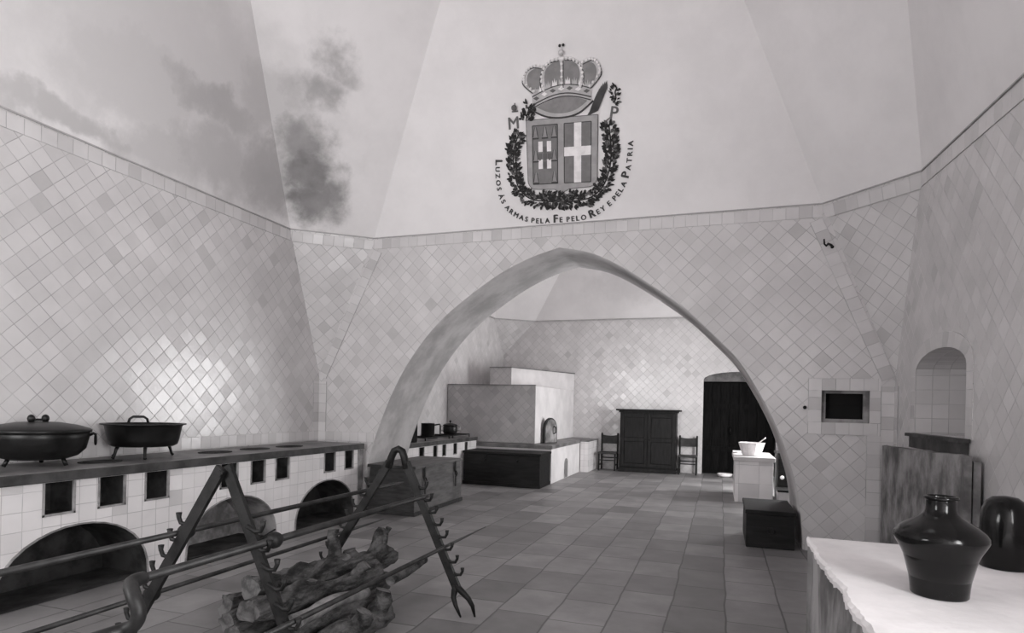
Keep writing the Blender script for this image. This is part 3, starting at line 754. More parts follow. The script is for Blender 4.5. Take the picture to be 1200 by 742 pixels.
root = chest('wooden_chest', 'small square black wooden chest tucked under the end of the arch', (.305, 7.52, 0), (.815, 8.50, .43), ('dark_wood', 'dark_wood'), .05, over=.012)
mb = MB(); mb.box((.53, 7.508, .18), (.61, 7.522, .24), bev=.003); mb.tube([(.54, 7.508, .21), (.545, 7.49, .18), (.595, 7.49, .18), (.60, 7.508, .21)], .006, 8); part(mb, 'drop_handle', 'iron', root)

# ------------------------------------------------------------------ cupboard and chairs on the end wall
root = thing('cupboard', (-1.66, 15.45, 0), 'tall dark wooden cupboard with projecting cornice against the end wall', 'cupboard')
cx0, cx1, cy0, cy1 = -2.33, -.99, 15.20, 15.685
mb = MB(); mb.box((cx0, cy0 + .03, .10), (cx1, cy1, 1.46), bev=.004); part(mb, 'carcass', 'cup_wood', root)
mb = MB(); mb.box((cx0 - .03, cy0 - .005, .004), (cx1 + .03, cy1, .10), bev=.012); part(mb, 'plinth', 'cup_wood', root)
mb = MB(); mb.box((cx0 - .03, cy0 - .005, 1.46), (cx1 + .03, cy1, 1.50), bev=.008); mb.box((cx0 - .10, cy0 - .07, 1.50), (cx1 + .10, cy1, 1.54), bev=.01); part(mb, 'cornice', 'cup_wood', root)
for s_ in (0, 1):
    a = cx0 + .03 + s_ * .645; b = a + .635
    mb = MB()
    for q in ((a, .13, a + .07, 1.43), (b - .07, .13, b, 1.43), (a + .071, .13, b - .071, .21), (a + .071, 1.35, b - .071, 1.43), (a + .071, .76, b - .071, .84)):
        mb.box((q[0], cy0 + .002, q[1]), (q[2], cy0 + .029, q[3]), bev=.003)
    for q in ((.22, .75), (.85, 1.34)): mb.box((a + .08, cy0 + .012, q[0]), (b - .08, cy0 + .029, q[1]), bev=.008)
    dr = part(mb, 'door', 'cup_wood', root)
    mb = MB(); mb.ball(((b - .035) if s_ == 0 else (a + .035), cy0 - .01, .80), .015); part(mb, 'knob', 'iron', dr)
def chair(x, y, label):
    root = thing('dining_chair', (x, y, 0), label, 'chair', 'chairs beside the cupboard')
    w, d = .40, .40
    for sx in (-1, 1):
        mb = MB(); mb.box((x + sx * w / 2 - .02, y + d / 2 - .02, .003), (x + sx * w / 2 + .02, y + d / 2 + .02, .90), bev=.004); mb.ball((x + sx * w / 2, y + d / 2, .905), .022); part(mb, 'back_leg', 'dark_wood', root)
        mb = MB(); mb.box((x + sx * w / 2 - .02, y - d / 2 - .02, .003), (x + sx * w / 2 + .02, y - d / 2 + .02, .43), bev=.004); part(mb, 'front_leg', 'dark_wood', root)
        mb = MB(); mb.bar((x + sx * w / 2, y - d / 2, .14), (x + sx * w / 2, y + d / 2, .14), .022, .03, up=(0, 0, 1)); part(mb, 'stretcher', 'dark_wood', root)
    mb = MB(); mb.box((x - w / 2 - .025, y - d / 2 - .03, .415), (x + w / 2 + .025, y + d / 2 - .022, .46), bev=.012); part(mb, 'seat', 'leather', root)
    mb = MB()
    rows = []
    for i in range(9):
        u = -1 + i / 4; rows.append([(x + u * (w / 2 - .018), y + d / 2 - .01 + .02 * (1 - u * u), .655), (x + u * (w / 2 - .018), y + d / 2 - .01 + .02 * (1 - u * u), .875 - .022 * (1 - u * u)), (x + u * (w / 2 - .018), y + d / 2 + .012 + .02 * (1 - u * u), .875 - .022 * (1 - u * u)), (x + u * (w / 2 - .018), y + d / 2 + .012 + .02 * (1 - u * u), .655)])
    mb.grid(rows, closed=True, cap0=True, cap1=True, smooth=False); part(mb, 'back_panel', 'leather', root)
    for yy, z in ((y - d / 2, .26), (y + d / 2, .30)):
        mb = MB(); mb.bar((x - w / 2, yy, z), (x + w / 2, yy, z), .022, .045, up=(0, 1, 0)); part(mb, 'stretcher', 'dark_wood', root)
chair(-2.64, 15.40, 'dark wooden leather-backed chair standing between the cupboard and the white oven bench')
chair(-.72, 15.40, 'dark wooden leather-backed chair standing between the cupboard and the black doorway')

# ------------------------------------------------------------------ tiled table with the basin
root = thing('tiled_table', (.56, 11.7, 0), 'pale tiled masonry table block with a stone top, before the dark doorway', 'table')
mb = MB(); mb.box((.26, 11.17, 0), (.86, 12.45, .70), bev=.006); part(mb, 'body', 'tile_table', root)
mb = MB(); mb.box((.23, 11.12, .70), (.89, 12.50, .775), bev=.012); part(mb, 'top_slab', 'whitewash', root)
c_ = (.53, 11.55, .776)
root = thing('basin', c_, 'white wide basin standing on the tiled table', 'basin')
mb = MB(); mb.lathe([(.03, .001), (.135, .001), (.145, .01), (.165, .05), (.205, .18), (.215, .215), (.222, .225), (.208, .228), (.195, .19), (.15, .06), (.12, .035), (.03, .03)], c_, 10, smooth=False); part(mb, 'bowl', 'white', root)
mb = MB(); mb.tube([(.50, 11.60, .85), (.60, 11.50, .965), (.74, 11.36, 1.10)], [.012, .012, .010], 8); mb.lathe([(.005, 0), (.035, .01), (.04, .02), (.035, .03), (.005, .034)], (.49, 11.61, .825), 12)
tag(mb.build('ladle', 'white'), 'pale long-handled ladle leaning out of the white basin', 'ladle')
mb = MB(); mb.box((.235, 12.05, .777), (.50, 12.45, .80), bev=.006); mb.tube([(.30, 12.05, .80), (.30, 11.95, .80)], .016, 8)
tag(mb.build('chopping_board', 'whitewash'), 'pale flat chopping board at the far corner of the tiled table', 'chopping board')
mb = MB(); mb.lathe([(.02, .002), (.11, .002), (.15, .02), (.175, .075), (.165, .08), (.14, .03), (.02, .015)], (.13, 15.25, 0), 28)  # shallow bowl shape put in for sunlight on the floor
tag(mb.build('sun_patch', 'white'), 'small white disc standing for a patch of sunlight on the floor before the black doorway', 'sun_patch')
root = thing('wooden_stand', (1.3, 11.9, 0), 'dark wooden stand half hidden behind the end of the arch, past the tiled table', 'stand')
mb = MB(); mb.box((.97, 11.55, .003), (1.70, 12.3, .80), bev=.008); part(mb, 'body', 'dark_wood', root)
mb = MB(); mb.box((.95, 11.53, .80), (1.72, 12.32, .84), bev=.006); part(mb, 'top', 'dark_wood', root)
mb = MB(); mb.ball((1.03, 11.53, .42), .035); part(mb, 'knob', 'white', root)  # white ball added for a bright spot of light, no real knob
root = thing('white_plinth', (1.1, 11.0, 0), 'low white block with a dark slab on top, beside the tiled table', 'plinth')
mb = MB(); mb.box((.93, 10.92, 0), (1.45, 11.35, .24), bev=.005); part(mb, 'body', 'whitewash', root)
mb = MB(); mb.box((.91, 10.90, .24), (1.47, 11.37, .275), bev=.005); part(mb, 'slab', 'dark_wood', root)

# ------------------------------------------------------------------ stone trough under the niche
root = thing('stone_trough', (1.73, 6.43, 0), 'tall mottled grey stone trough under the arched niche', 'trough')
mb = MB()
rows = []
for i in range(25):
    y = 5.21 + (7.59 - 5.21) * i / 24; zt = 1.255 - .045 * i / 24 + .012 * noise.noise((y * 3, 1.3, 0)); w_ = .008 * noise.noise((y * 4, 7, 0))
    rows.append([(1.662 + w_, y, 0), (1.658 + w_, y, .6), (1.662 + w_, y, zt), (1.705 + w_, y, zt + .006), (1.705 + w_, y, .9), (1.705 + w_, y, 0)])
mb.grid(rows, closed=True, smooth=False, cap0=True, cap1=True)
o = part(mb, 'front_slab', 'stone_grey', root)
mb = MB(); mb.box((1.718, 5.22, 0), (1.765, 5.29, 1.225), bev=.004); mb.box((1.718, 5.295, 0), (1.765, 7.56, .9)); part(mb, 'basin_fill', 'stone_grey', root)

# ------------------------------------------------------------------ plastered counter with the jar
root = thing('masonry_counter', (1.1, 1.5, 0), 'plastered masonry counter with crumbling pale top edge under the glazed jar', 'counter')
mb = MB(); top, low = [], []
NX = 300; ya, yb = -.55, 3.56
edge_ = []
for i in range(NX + 1):
    y = ya + (yb - ya) * i / NX; edge_.append((.44 + .020 * noise.noise((y * 4, 3, 1)) + .016 * abs(noise.noise((y * 15, 5, 2))) + .006 * noise.noise((y * 31, 5, 2)), y))
for i in range(1, 121):
    x = .44 + (1.76 - .44) * i / 120; edge_.append((x, yb + .006 * noise.noise((x * 6, 9, 1))))
R0, R1, R2, R3 = [], [], [], []
for k, (x, y) in enumerate(edge_):
    j = .016 * noise.noise((x * 14, y * 14, 4)) + .005 * noise.noise((x * 29, y * 29, 4)); ins = .022 + .022 * noise.noise((x * 11, y * 11, 8)) + .006 * noise.noise((x * 23, y * 23, 8))
    inx = ins if y < yb - .02 else 0; iny = -ins if x > .46 else 0
    R0.append((x, y, .862 + j)); R1.append((x - .004, y, .885 + j * .3)); R2.append((x + inx * .35, y + iny * .35, .898)); R3.append((x + inx * 1.6, y + iny * 1.6, .90))
mb.grid([R0, R1, R2, R3], smooth=False)
mb.face(R3 + [(1.78, ya, .90)])
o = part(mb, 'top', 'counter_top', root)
mb = MB(); rows = []
for z in (0, .1, .2, .3, .4, .5, .6, .7, .78, .83, .862):
    rows.append([(x + .022 + .016 * noise.noise((y * 3, z * 4, 1)) + .008 * noise.noise((y * 14, z * 14, 1)) if y < yb - .02 else x + .0, y - (.03 if y > yb - .02 else 0), z) for x, y in edge_])
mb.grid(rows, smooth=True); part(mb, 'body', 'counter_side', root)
jc = (.762, 2.61, .901)
root = thing('glazed_jar', jc, 'glossy dark glazed jar with wide shoulders and short neck on the pale counter', 'jar')
mb = MB(); mb.lathe([(.02, 0), (.086, 0), (.090, .005), (.0915, .03), (.095, .06), (.101, .095), (.110, .13), (.124, .162), (.139, .188), (.146, .205), (.1445, .220), (.134, .236), (.112, .254), (.086, .270), (.064, .284), (.052, .298), (.0475, .315), (.0465, .340), (.0465, .346)], jc, 64, cap1=False)
mb.lathe([(.0465, .346), (.041, .344), (.041, .31), (.05, .285), (.11, .24), (.13, .205), (.085, .02), (.01, .012)], jc, 64, cap0=False)
part(mb, 'body', 'glaze', root, weld=True)
mb = MB(); mb.lathe([(.0465, .343), (.053, .345), (.0550, .351), (.053, .357), (.045, .358), (.0415, .352), (.0415, .345)], jc, 64, cap0=False, cap1=False); part(mb, 'rim', 'glaze', root)
cc = (1.17, 3.20, .901)
root = thing('stoneware_bottle', cc, 'tall dark round-shouldered bottle standing behind the glazed jar on the counter', 'bottle')
mb = MB(); mb.lathe([(.01, 0), (.085, 0), (.09, .006), (.092, .10), (.090, .20), (.082, .25), (.066, .285), (.045, .302), (.01, .308)], cc, 40); part(mb, 'body', 'glaze', root)

# ------------------------------------------------------------------ wall hook
hp = Vector((1.10, YB, 3.425))
mb = MB(); mb.tube([hp + Vector((.045, 0.004, -.02)), hp + Vector((.03, -.05, -.01)), hp + Vector((-.01, -.09, .0)), hp + Vector((-.03, -.11, -.03)), hp + Vector((-.05, -.12, -.01)), hp + Vector((-.055, -.12, .045))], [.013, .013, .012, .011, .010, .008], 8)
mb.ball(hp + Vector((.045, -.004, -.02)), .02)
tag(mb.build('wall_hook', 'iron'), 'bent iron hook fixed high in the tiles beside the vault corner', 'hook')

# ------------------------------------------------------------------ spit rack: two A-frames and their rods
AX = -2.31; RXF = -1.80; LXF = -2.97
def a_frame(y, apex_loop, label):
    root = thing('spit_stand', (AX, y, 0), label, 'spit stand', 'A-shaped spit stands')
    w, h = .058, .034
    top = Vector((AX, y, 1.22))
    if apex_loop:
        mb = MB(); mb.tube([Vector((AX - .085, y, 1.06)), Vector((AX - .06, y, 1.14)), Vector((AX - .035, y, 1.19)), Vector((AX, y, 1.205)), Vector((AX + .032, y, 1.19)), Vector((AX + .052, y, 1.14)), Vector((AX + .072, y, 1.06))], .028, 12); part(mb, 'apex_bend', 'iron', root)
    else:
        mb = MB(); mb.tube([(AX, y - .034, 1.19), (AX, y + .034, 1.19)], .016, 10); part(mb, 'rivet', 'iron', root)
    zt = 1.08
    for s_, fx in ((-1, LXF), (1, RXF)):
        a = Vector((AX + (.078 if s_ > 0 else -.088), y, zt)); b = Vector((fx, y, .20))
        yo = Vector((0, 0 if apex_loop else .012 * s_, 0))
        mb = MB(); mb.bar(a + yo + (a - b).normalized() * (.03 if apex_loop else .16), b + yo, w, h if apex_loop else .022); lg = part(mb, 'leg', 'iron', root)
        # forked foot
        f = Vector((fx, y, .20)); d = (b - a).normalized()
        mb = MB()
        for q in (-1, 1):
            mb.tube([f - d * .03, f + d * .02 + Vector((q * .03, 0, 0)), f + d * .07 + Vector((q * .055, q * .01, 0)), f + d * .13 + Vector((q * .058, q * .02, 0)), Vector((f.x + d.x * .2 + q * .045, y + q * .025, .004))], [.024, .024, .020, .016, .007], 10)
        part(mb, 'forked_foot', 'iron', root)
        for i in range(8):
            z = .94 - i * .088
            t = (zt - z) / (zt - .20); p = a + (b - a) * t
            o_ = Vector((s_, 0, 0))
            mb = MB(); p0 = p + o_ * .025
            mb.tube([p0 - o_ * .02, p0 + o_ * .03 + Vector((0, 0, -.022)), p0 + o_ * .060 + Vector((0, 0, -.018)), p0 + o_ * .074 + Vector((0, 0, .008)), p0 + o_ * .074 + Vector((0, 0, .034))], [.011, .011, .011, .011, .015], 8)
            part(mb, 'hook', 'iron', root)
    return a_frame_x
def a_frame_x(s_, i):
    zt = 1.08; z = .94 - i * .088; a = AX + (.078 if s_ > 0 else -.088); b = RXF if s_ > 0 else LXF
    t = (zt - z) / (zt - .20); return a + (b - a) * t + s_ * .064, z
YN, YFAR = 2.41, 4.15
a_frame(YN, False, 'A-shaped iron spit stand with a pointed top, before the long stove bench')
a_frame(YFAR, True, 'A-shaped iron spit stand with rounded top and forked feet behind the firewood')
def rod(s_, i, ya, yb, r, label, knob=True, tip=.18, handle=False):
    x, z = a_frame_x(s_, i); z = z + .0145 - .02 + r + .003
    root = thing('spit', (x, ya, z), label, 'spit', 'roasting spits on the stands')
    mb = MB(); mb.tube([(x, ya, z), (x, yb - tip, z), (x, yb, z)], [r, r, .003], 10); part(mb, 'rod', 'rod', root)
    if knob:
        mb = MB(); mb.lathe([(r * .9, -.035), (.032, -.03), (.04, -.012), (.04, .012), (.032, .03), (r * .9, .035)], (0, 0, 0), 14)
        for v in mb.bm.verts: v.co = Vector((x + v.co.x, YN + .07 + v.co.z, z + v.co.y))
        part(mb, 'collar', 'iron', root)
    if handle:
        mb = MB(); mb.tube(smooth_curve(handle(x, z), 5), r * 1.45, 10); part(mb, 'crank_handle', 'rod', root)
    return x, z
rod(-1, 1, 1.32, 4.80, .015, 'upper spit resting on the stove-bench side of both stands')
rod(-1, 5, 1.30, 4.86, .013, 'lower spit on the stove-bench side of the stands, tip near the wooden chest', tip=.5,
    handle=None)
rod(1, 1, 1.70, 4.26, .018, 'thick upper spit with a crank handle, on the doorway side of both stands',
    handle=lambda x, z: [(x, 1.76, z), (x + .01, 1.70, z), (x + .055, 1.67, z - .03), (x + .09, 1.665, z - .085), (x + .075, 1.66, z - .135), (x + .03, 1.63, z - .157), (x + .005, 1.5, z - .163), (x, 1.1, z - .17)])
rod(1, 5, 1.9, 4.92, .014, 'lower spit with long sharp tip crossing above the firewood', tip=.9, knob=False)

mb = MB(); mb.tube([(.90, YB + .01, 1.605), (.90, YB - .02, 1.607)], .014, 10); mb.ball((.90, YB - .022, 1.607), .02, 10)
tag(mb.build('wall_nail', 'iron'), 'small dark iron nail in the tiles between the arch and the little window', 'nail')

# ------------------------------------------------------------------ firewood
def log(a, b, r, label, stubs=(), mat='bark', seed=0, bend=.03, lump=.28, n=20, flat_=1.0, r1=None):
    rnd = random.Random(seed); a, b = Vector(a), Vector(b); d = (b - a); L = d.length; d.normalize()
    s_ = d.cross(Vector((0, 0, 1))).normalized(); u_ = s_.cross(d); N = max(10, int(L / .03)); r1 = r1 or r * .85
    root = thing('log', a, label, 'log', 'firewood under the spits')
    path, rr = [], []
    for i in range(N + 1):
        t = i / N; w = math.sin(math.pi * t)
        path.append(a + d * (L * t) + s_ * (bend * w * math.sin(3 * t + seed)) + u_ * (bend * .3 * w * math.cos(4 * t + seed)))
        rr.append(r + (r1 - r) * t)
    mb = MB(); rows = []
    for i, p in enumerate(path):
        dd = (path[min(i + 1, N)] - path[max(i - 1, 0)]).normalized(); A = dd.cross(Vector((0, 0, 1))).normalized(); B = A.cross(dd); row = []
        for k in range(n):
            t = 2 * math.pi * k / n; q = A * math.cos(t) + B * math.sin(t) * flat_
            q2 = p + q * rr[i]; f = .90 + lump * 1.5 * noise.noise(Vector((q2.x * 7, q2.y * 3.2, q2.z * 7)) + Vector((seed * 3.1, 0, 0))) + lump * .8 * noise.noise(Vector((q2.x * 22, q2.y * 9, q2.z * 22)))
            row.append(p + q * rr[i] * max(.55, min(f, 1.16)) + dd * (.025 * noise.noise(q2 * 14) if i in (0, N) else 0))
        rows.append(row)
    mb.grid(rows, closed=True, cap0=2, cap1=2); part(mb, 'trunk', [mat, 'cut'], root)
    for (t, dr, l, rs) in stubs:
        p = a + d * (L * t); q = Vector(dr).normalized(); mb = MB(); rows = []
        for i in range(7):
            c = p + q * (l * i / 6) + Vector((.012 * math.sin(i * 1.3 + seed), .012 * math.cos(i * 1.7), 0)); A = q.cross(Vector((.3, .5, .2))).normalized(); B = A.cross(q)
            rows.append([c + (A * math.cos(2 * math.pi * k / 9) + B * math.sin(2 * math.pi * k / 9)) * rs * (1.25 - .35 * i / 6) * (1 + .25 * noise.noise(c * 20 + Vector((k, 0, 0)))) for k in range(9)])
        mb.grid(rows, closed=True, cap0=2, cap1=2); part(mb, 'branch_stub', [mat, 'cut'], root)
log((-3.24, 3.42, .10), (-3.12, 4.02, .09), .092, 'short straight log nearest the stove bench, at the bottom of the firewood pile', seed=1)
log((-3.00, 3.18, .092), (-2.80, 4.08, .09), .085, 'long straight log on the floor, poking out under the gnarled top log', seed=2)
log((-2.76, 2.98, .10), (-2.56, 4.45, .095), .092, 'long dark log on the floor in the middle of the firewood pile', seed=3)
log((-2.48, 2.95, .10), (-2.37, 4.0, .10), .095, 'thick dark log on the floor beneath the pale split log', seed=4, lump=.35)
log((-2.93, 3.30, .275), (-2.57, 4.50, .30), .10, 'big gnarled log with branch stubs on top of the firewood pile', seed=5, r1=.08, lump=.42, bend=.05,
    stubs=((.55, (-.12, .15, 1), .30, .045), (.83, (.12, .5, .75), .27, .048), (.90, (.30, .2, 1), .26, .024), (.62, (.3, -.2, .8), .10, .05), (.70, (-.2, -.1, 1), .12, .055)))
log((-2.64, 2.98, .285), (-2.41, 4.06, .29), .092, 'thick bark-covered log on top, beside the gnarled branching log', seed=6, lump=.42, bend=.02, stubs=((.75, (.5, .3, .6), .15, .04), (.4, (.1, .1, .9), .09, .05)))
log((-2.27, 4.0, .245), (-2.36, 4.72, .225), .042, 'short stick with a cut end jutting from the chest end of the pile', seed=7, lump=.1, bend=.01)
log((-2.95, 4.75, .03), (-3.12, 5.42, .03), .028, 'thin stick poking out at the back of the firewood pile', seed=8, lump=.1, bend=.01)
log((-2.235, 2.90, .085), (-2.15, 3.76, .10), .086, 'knotty log lying outermost, on the doorway side of the pile', seed=9, lump=.5, stubs=((.85, (.2, .2, .9), .2, .06), (.6, (.3, .1, .6), .14, .06)))
log((-2.34, 3.02, .262), (-2.25, 3.62, .268), .062, 'short pale split log resting on the outer logs', mat='bark_pale', seed=10, lump=.2, flat_=.8)

# ------------------------------------------------------------------ painted coat of arms on the vault
hyp = math.hypot(1, K); ED = Vector((0, -K / hyp, 1 / hyp)); EN = Vector((0, -1 / hyp, -K / hyp)); EO = Vector((-1.925, YB, ZL)) + ED * .80 + EN * .004
TA = math.radians(-2.6)
def em(p, q, d):
    x, y = p * math.cos(TA) - q * math.sin(TA), p * math.sin(TA) + q * math.cos(TA)
    v = EO + Vector((1, 0, 0)) * x + ED * y + EN * d
    return tuple(v)
paint = {k: flat('paint_' + k, v, .85, .15) for k, v in dict(frame=.36, field=.20, field2=.27, white=.80, pale=.58, dark=.07, mid=.14, leaf=.035, gold=.46, cap=.24).items()}
for k, v in paint.items(): M['p_' + k] = v
arms = thing('coat_of_arms', EO, 'painted royal coat of arms with crown, wreath and motto high on the vault', 'coat of arms')
def lay(poly, z, name, mat, parent=arms, h=.004):
    mb = MB(); mb.prism(poly, em, z, z + h); return part(mb, name, 'p_' + mat, parent)
sh = [(-.455, .445), (.445, .445), (.445, -.26)] + arc((.335, -.26), .11, .11, 0, -math.pi / 2, 6)[1:] + [(.10, -.38), (0, -.425), (-.10, -.38), (-.335, -.37)] + arc((-.335, -.26), .11, .11, -math.pi / 2, -math.pi, 6)[:] + []
shield = lay(sh, 0, 'shield', 'frame', h=.012)
edge2 = smooth_curve([(p * 1.0, q) for p, q in sh + [sh[0]]], 1)
mb = MB()
for (a, b) in zip(sh, sh[1:] + sh[:1]):
    mb.bar(em(*a, .012), em(*b, .012), .008, .004, up=tuple(EN))
part(mb, 'outline', 'p_mid', shield)
lf = [(-.375, -.31), (-.055, -.31), (-.055, .375), (-.375, .375)]
rf = [(.03, -.31), (.365, -.31), (.365, .375), (.03, .375)]
left_f = lay(lf, .012, 'castle_field', 'field', shield); right_f = lay(rf, .012, 'cross_field', 'field', shield)
for nm, f_ in (('field_line', lf), ('field_line', rf)):
    mb = MB()
    for (a, b) in zip(f_, f_[1:] + f_[:1]): mb.bar(em(*a, .016), em(*b, .016), .010, .004, up=tuple(EN))
    part(mb, nm, 'p_dark', left_f if f_ is lf else right_f)
cr = [(.155, -.31), (.245, -.31), (.245, .0), (.365, .0), (.365, .105), (.245, .105), (.245, .375), (.155, .375), (.155, .105), (.03, .105), (.03, .0), (.155, .0)]
lay(cr, .0165, 'white_cross', 'white', right_f)
# seven little towers, then the white panels round a cross of small shields
for (x, y) in ((-.335, .225), (-.215, .225), (-.095, .225), (-.335, -.045), (-.095, -.045), (-.335, -.30), (-.095, -.30)):
    lay([(x - .038, y), (x + .038, y), (x + .028, y + .05), (x + .020, y + .13), (x - .020, y + .13), (x - .028, y + .05)], .0165, 'tower', 'field2', left_f)
    mb = MB(); mb.prism([(x - .040, y - .006), (x + .040, y - .006), (x + .040, y + .012), (x - .040, y + .012)], em, .0165, .022)
    mb.bar(em(x - .03, y + .02, .021), em(x - .012, y + .13, .021), .007, .003, up=tuple(EN)); mb.bar(em(x + .03, y + .02, .021), em(x + .012, y + .13, .021), .007, .003, up=tuple(EN))
    part(mb, 'tower_shade', 'p_dark', left_f)
for (a, b, c, d) in ((-.30, .07, -.245, .19), (-.19, .07, -.135, .19), (-.30, -.13, -.245, -.02), (-.19, -.13, -.135, -.02)):
    lay([(a, b), (c, b), (c, d), (a, d)], .0165, 'white_panel', 'white', left_f)
for (x, y) in ((-.217, .085), (-.217, .005), (-.28, .005), (-.155, .005), (-.217, -.09)):
    lay([(x - .024, y + .045), (x + .024, y + .045), (x + .024, y - .015), (x, y - .042), (x - .024, y - .015)], .0175, 'small_shield', 'mid', left_f)
# crown
crown = None
def crv(pts, sub=5): return smooth_curve(pts, sub)
capL = crv([(-.34, .70), (-.42, .80), (-.455, .90), (-.42, .99), (-.33, 1.035), (-.22, 1.03)]) + crv([(-.22, 1.03), (-.17, .95), (-.20, .80), (-.26, .74)])[1:]
crown = lay([(-.36, .69), (.34, .70), (.40, .80), (.47, .92), (.44, 1.01), (.34, 1.055), (.22, 1.04), (.14, 1.09), (0, 1.115), (-.14, 1.09), (-.22, 1.04), (-.34, 1.045), (-.45, 1.0), (-.485, .91), (-.43, .80)], .002, 'crown', 'pale', h=.010)
for P in ([(-.40, .79), (-.435, .89), (-.41, .97), (-.33, 1.01), (-.235, .995), (-.265, .90), (-.24, .79)],
          [(-.20, .79), (-.215, .90), (-.185, 1.0), (-.10, 1.055), (-.025, 1.065), (-.025, .79)],
          [(.20, .79), (.225, .90), (.195, 1.0), (.11, 1.055), (.035, 1.065), (.035, .79)],
          [(.385, .79), (.425, .90), (.40, .985), (.33, 1.02), (.255, 1.0), (.275, .90), (.25, .79)]):
    c_ = crv(P + [P[0]], 4)[:-1]
    lay(c_, .012, 'velvet_cap', 'cap', crown)
for P in ([(-.345, .76), (-.46, .86), (-.47, .93), (-.42, 1.01), (-.33, 1.04), (-.23, 1.02)], [(-.225, .77), (-.25, .89), (-.215, 1.0), (-.13, 1.07), (-.02, 1.085)], [(.02, 1.085), (.13, 1.07), (.22, 1.0), (.255, .89), (.23, .77)],
          [(.345, .76), (.45, .87), (.46, .94), (.42, 1.02), (.34, 1.05), (.24, 1.02)], [(.003, .78), (.003, .92), (.003, 1.085)]):
    mb = MB(); c_ = crv(P, 5)
    for (p, q) in c_[::2]: mb.ball(em(p, q, .020), .018, 8)
    part(mb, 'pearl_arch', 'p_white', crown)
    mb = MB(); mb.tube([em(p - .018 * (1 if p < 0 else -1), q - .02, .014) for p, q in c_], .006, 6); part(mb, 'arch_line', 'p_dark', crown)
mb = MB(); mb.ball(em(.0, 1.145, .037), .035, 12); mb.bar(em(0, 1.16, .012), em(0, 1.235, .012), .018, .008, up=tuple(EN)); part(mb, 'orb', 'p_pale', crown)
mb = MB(); mb.ball(em(-.02, 1.225, .019), .017, 8); mb.ball(em(.022, 1.228, .019), .017, 8); part(mb, 'orb_cross', 'p_leaf', crown)
def bandpt(t, off):  # the curved jewelled band
    x = -.37 + .73 * t; return (x, .655 + .085 * math.sin(math.pi * t) + off + .035 * t)
band = [bandpt(i / 16, .045) for i in range(17)] + [bandpt(i / 16, -.045) for i in range(16, -1, -1)]
bd = lay(band, .013, 'jewelled_band', 'gold', crown)
for o_ in (.047, -.047):
    mb = MB(); mb.tube([em(*bandpt(i / 16, o_), .016) for i in range(17)], .006, 6); part(mb, 'band_line', 'p_dark', bd)
for i in range(7):
    p, q = bandpt((i + .5) / 7, .005); lay([(p - .04, q), (p, q + .022), (p + .04, q), (p, q - .022)], .017, 'jewel', 'white' if i % 2 else 'mid', bd)
for i in range(9):
    p, q = bandpt((i + .5) / 9, .06); lay([(p - .032, q - .01), (p - .026, q + .055), (p - .010, q + .02), (p, q + .075), (p + .010, q + .02), (p + .026, q + .055), (p + .032, q - .01)], .0145, 'fleuron', 'white' if i % 2 else 'gold', crown)
lens = [bandpt(i / 16, -.075) for i in range(17)] + crv([(.36, .60), (.20, .505), (0, .475), (-.20, .505), (-.37, .58)], 5)
lens_o = [(p * 1.0, q) for p, q in lens]
rim_ = lay([bandpt(i / 16, -.05) for i in range(17)] + crv([(.385, .605), (.21, .48), (0, .445), (-.21, .475), (-.395, .57)], 5), .009, 'crown_rim', 'gold', crown)
lay([(p * .86, .60 + (q - .60) * .86) for p, q in lens], .0135, 'crown_lining', 'cap', rim_)
mb = MB(); mb.tube([em(p, q, .012) for p, q in crv([(.385, .60), (.21, .478), (0, .443), (-.21, .473), (-.395, .565)], 5)], .010, 6)
mb.tube([em(*bandpt(i / 16, -.08), .014) for i in range(17)], .006, 6); part(mb, 'rim_line', 'p_dark', rim_)
# wreath: two leafy branches
rnd = random.Random(4)
def leaves(path, count, spread, size, name):
    mb = MB(); mb.tube([em(p, q, .004) for p, q in path], .008, 6)
    for i in range(count):
        t = (i + rnd.random()) / count * (len(path) - 1); k = min(int(t), len(path) - 2); f = t - k
        p, q = path[k][0] + (path[k + 1][0] - path[k][0]) * f, path[k][1] + (path[k + 1][1] - path[k][1]) * f
        tang = math.atan2(path[k + 1][1] - path[k][1], path[k + 1][0] - path[k][0])
        sd = rnd.choice((-1, 1)); a = tang + sd * rnd.uniform(.3, 1.35); o_ = rnd.uniform(0, spread); n_ = tang + sd * math.pi / 2
        p += math.cos(n_) * o_; q += math.sin(n_) * o_; l, w = size * rnd.uniform(.75, 1.3), size * rnd.uniform(.20, .30)
        c_, s_ = math.cos(a), math.sin(a); mb.mi = 1 if rnd.random() < .2 else 0
        P = [(0, 0), (.3 * l, w), (.7 * l, w * .8), (l, 0), (.7 * l, -w * .8), (.3 * l, -w)]
        z = .003 + rnd.uniform(0, .008); mb.face([em(p + x * c_ - y * s_, q + x * s_ + y * c_, z + (.012 if x > 0 and x < l else 0)) for x, y in P])
    return part(mb, name, ['p_leaf', 'p_mid'], arms)
leaves(crv([(-.05, -.53), (-.20, -.52), (-.42, -.48), (-.56, -.36), (-.62, -.20), (-.64, 0), (-.62, .15), (-.555, .30)], 6), 330, .065, .058, 'laurel_branch')
leaves(crv([(-.05, -.53), (.15, -.53), (.37, -.49), (.52, -.36), (.59, -.18), (.61, 0), (.60, .15), (.575, .33)], 6), 330, .065, .058, 'laurel_branch')
leaves(crv([(-.30, -.42), (-.05, -.47), (.20, -.45)], 6), 70, .04, .05, 'laurel_branch')
leaves(crv([(-.46, .44), (-.44, .52), (-.40, .62)], 6), 70, .075, .048, 'laurel_sprig')
mb = MB()
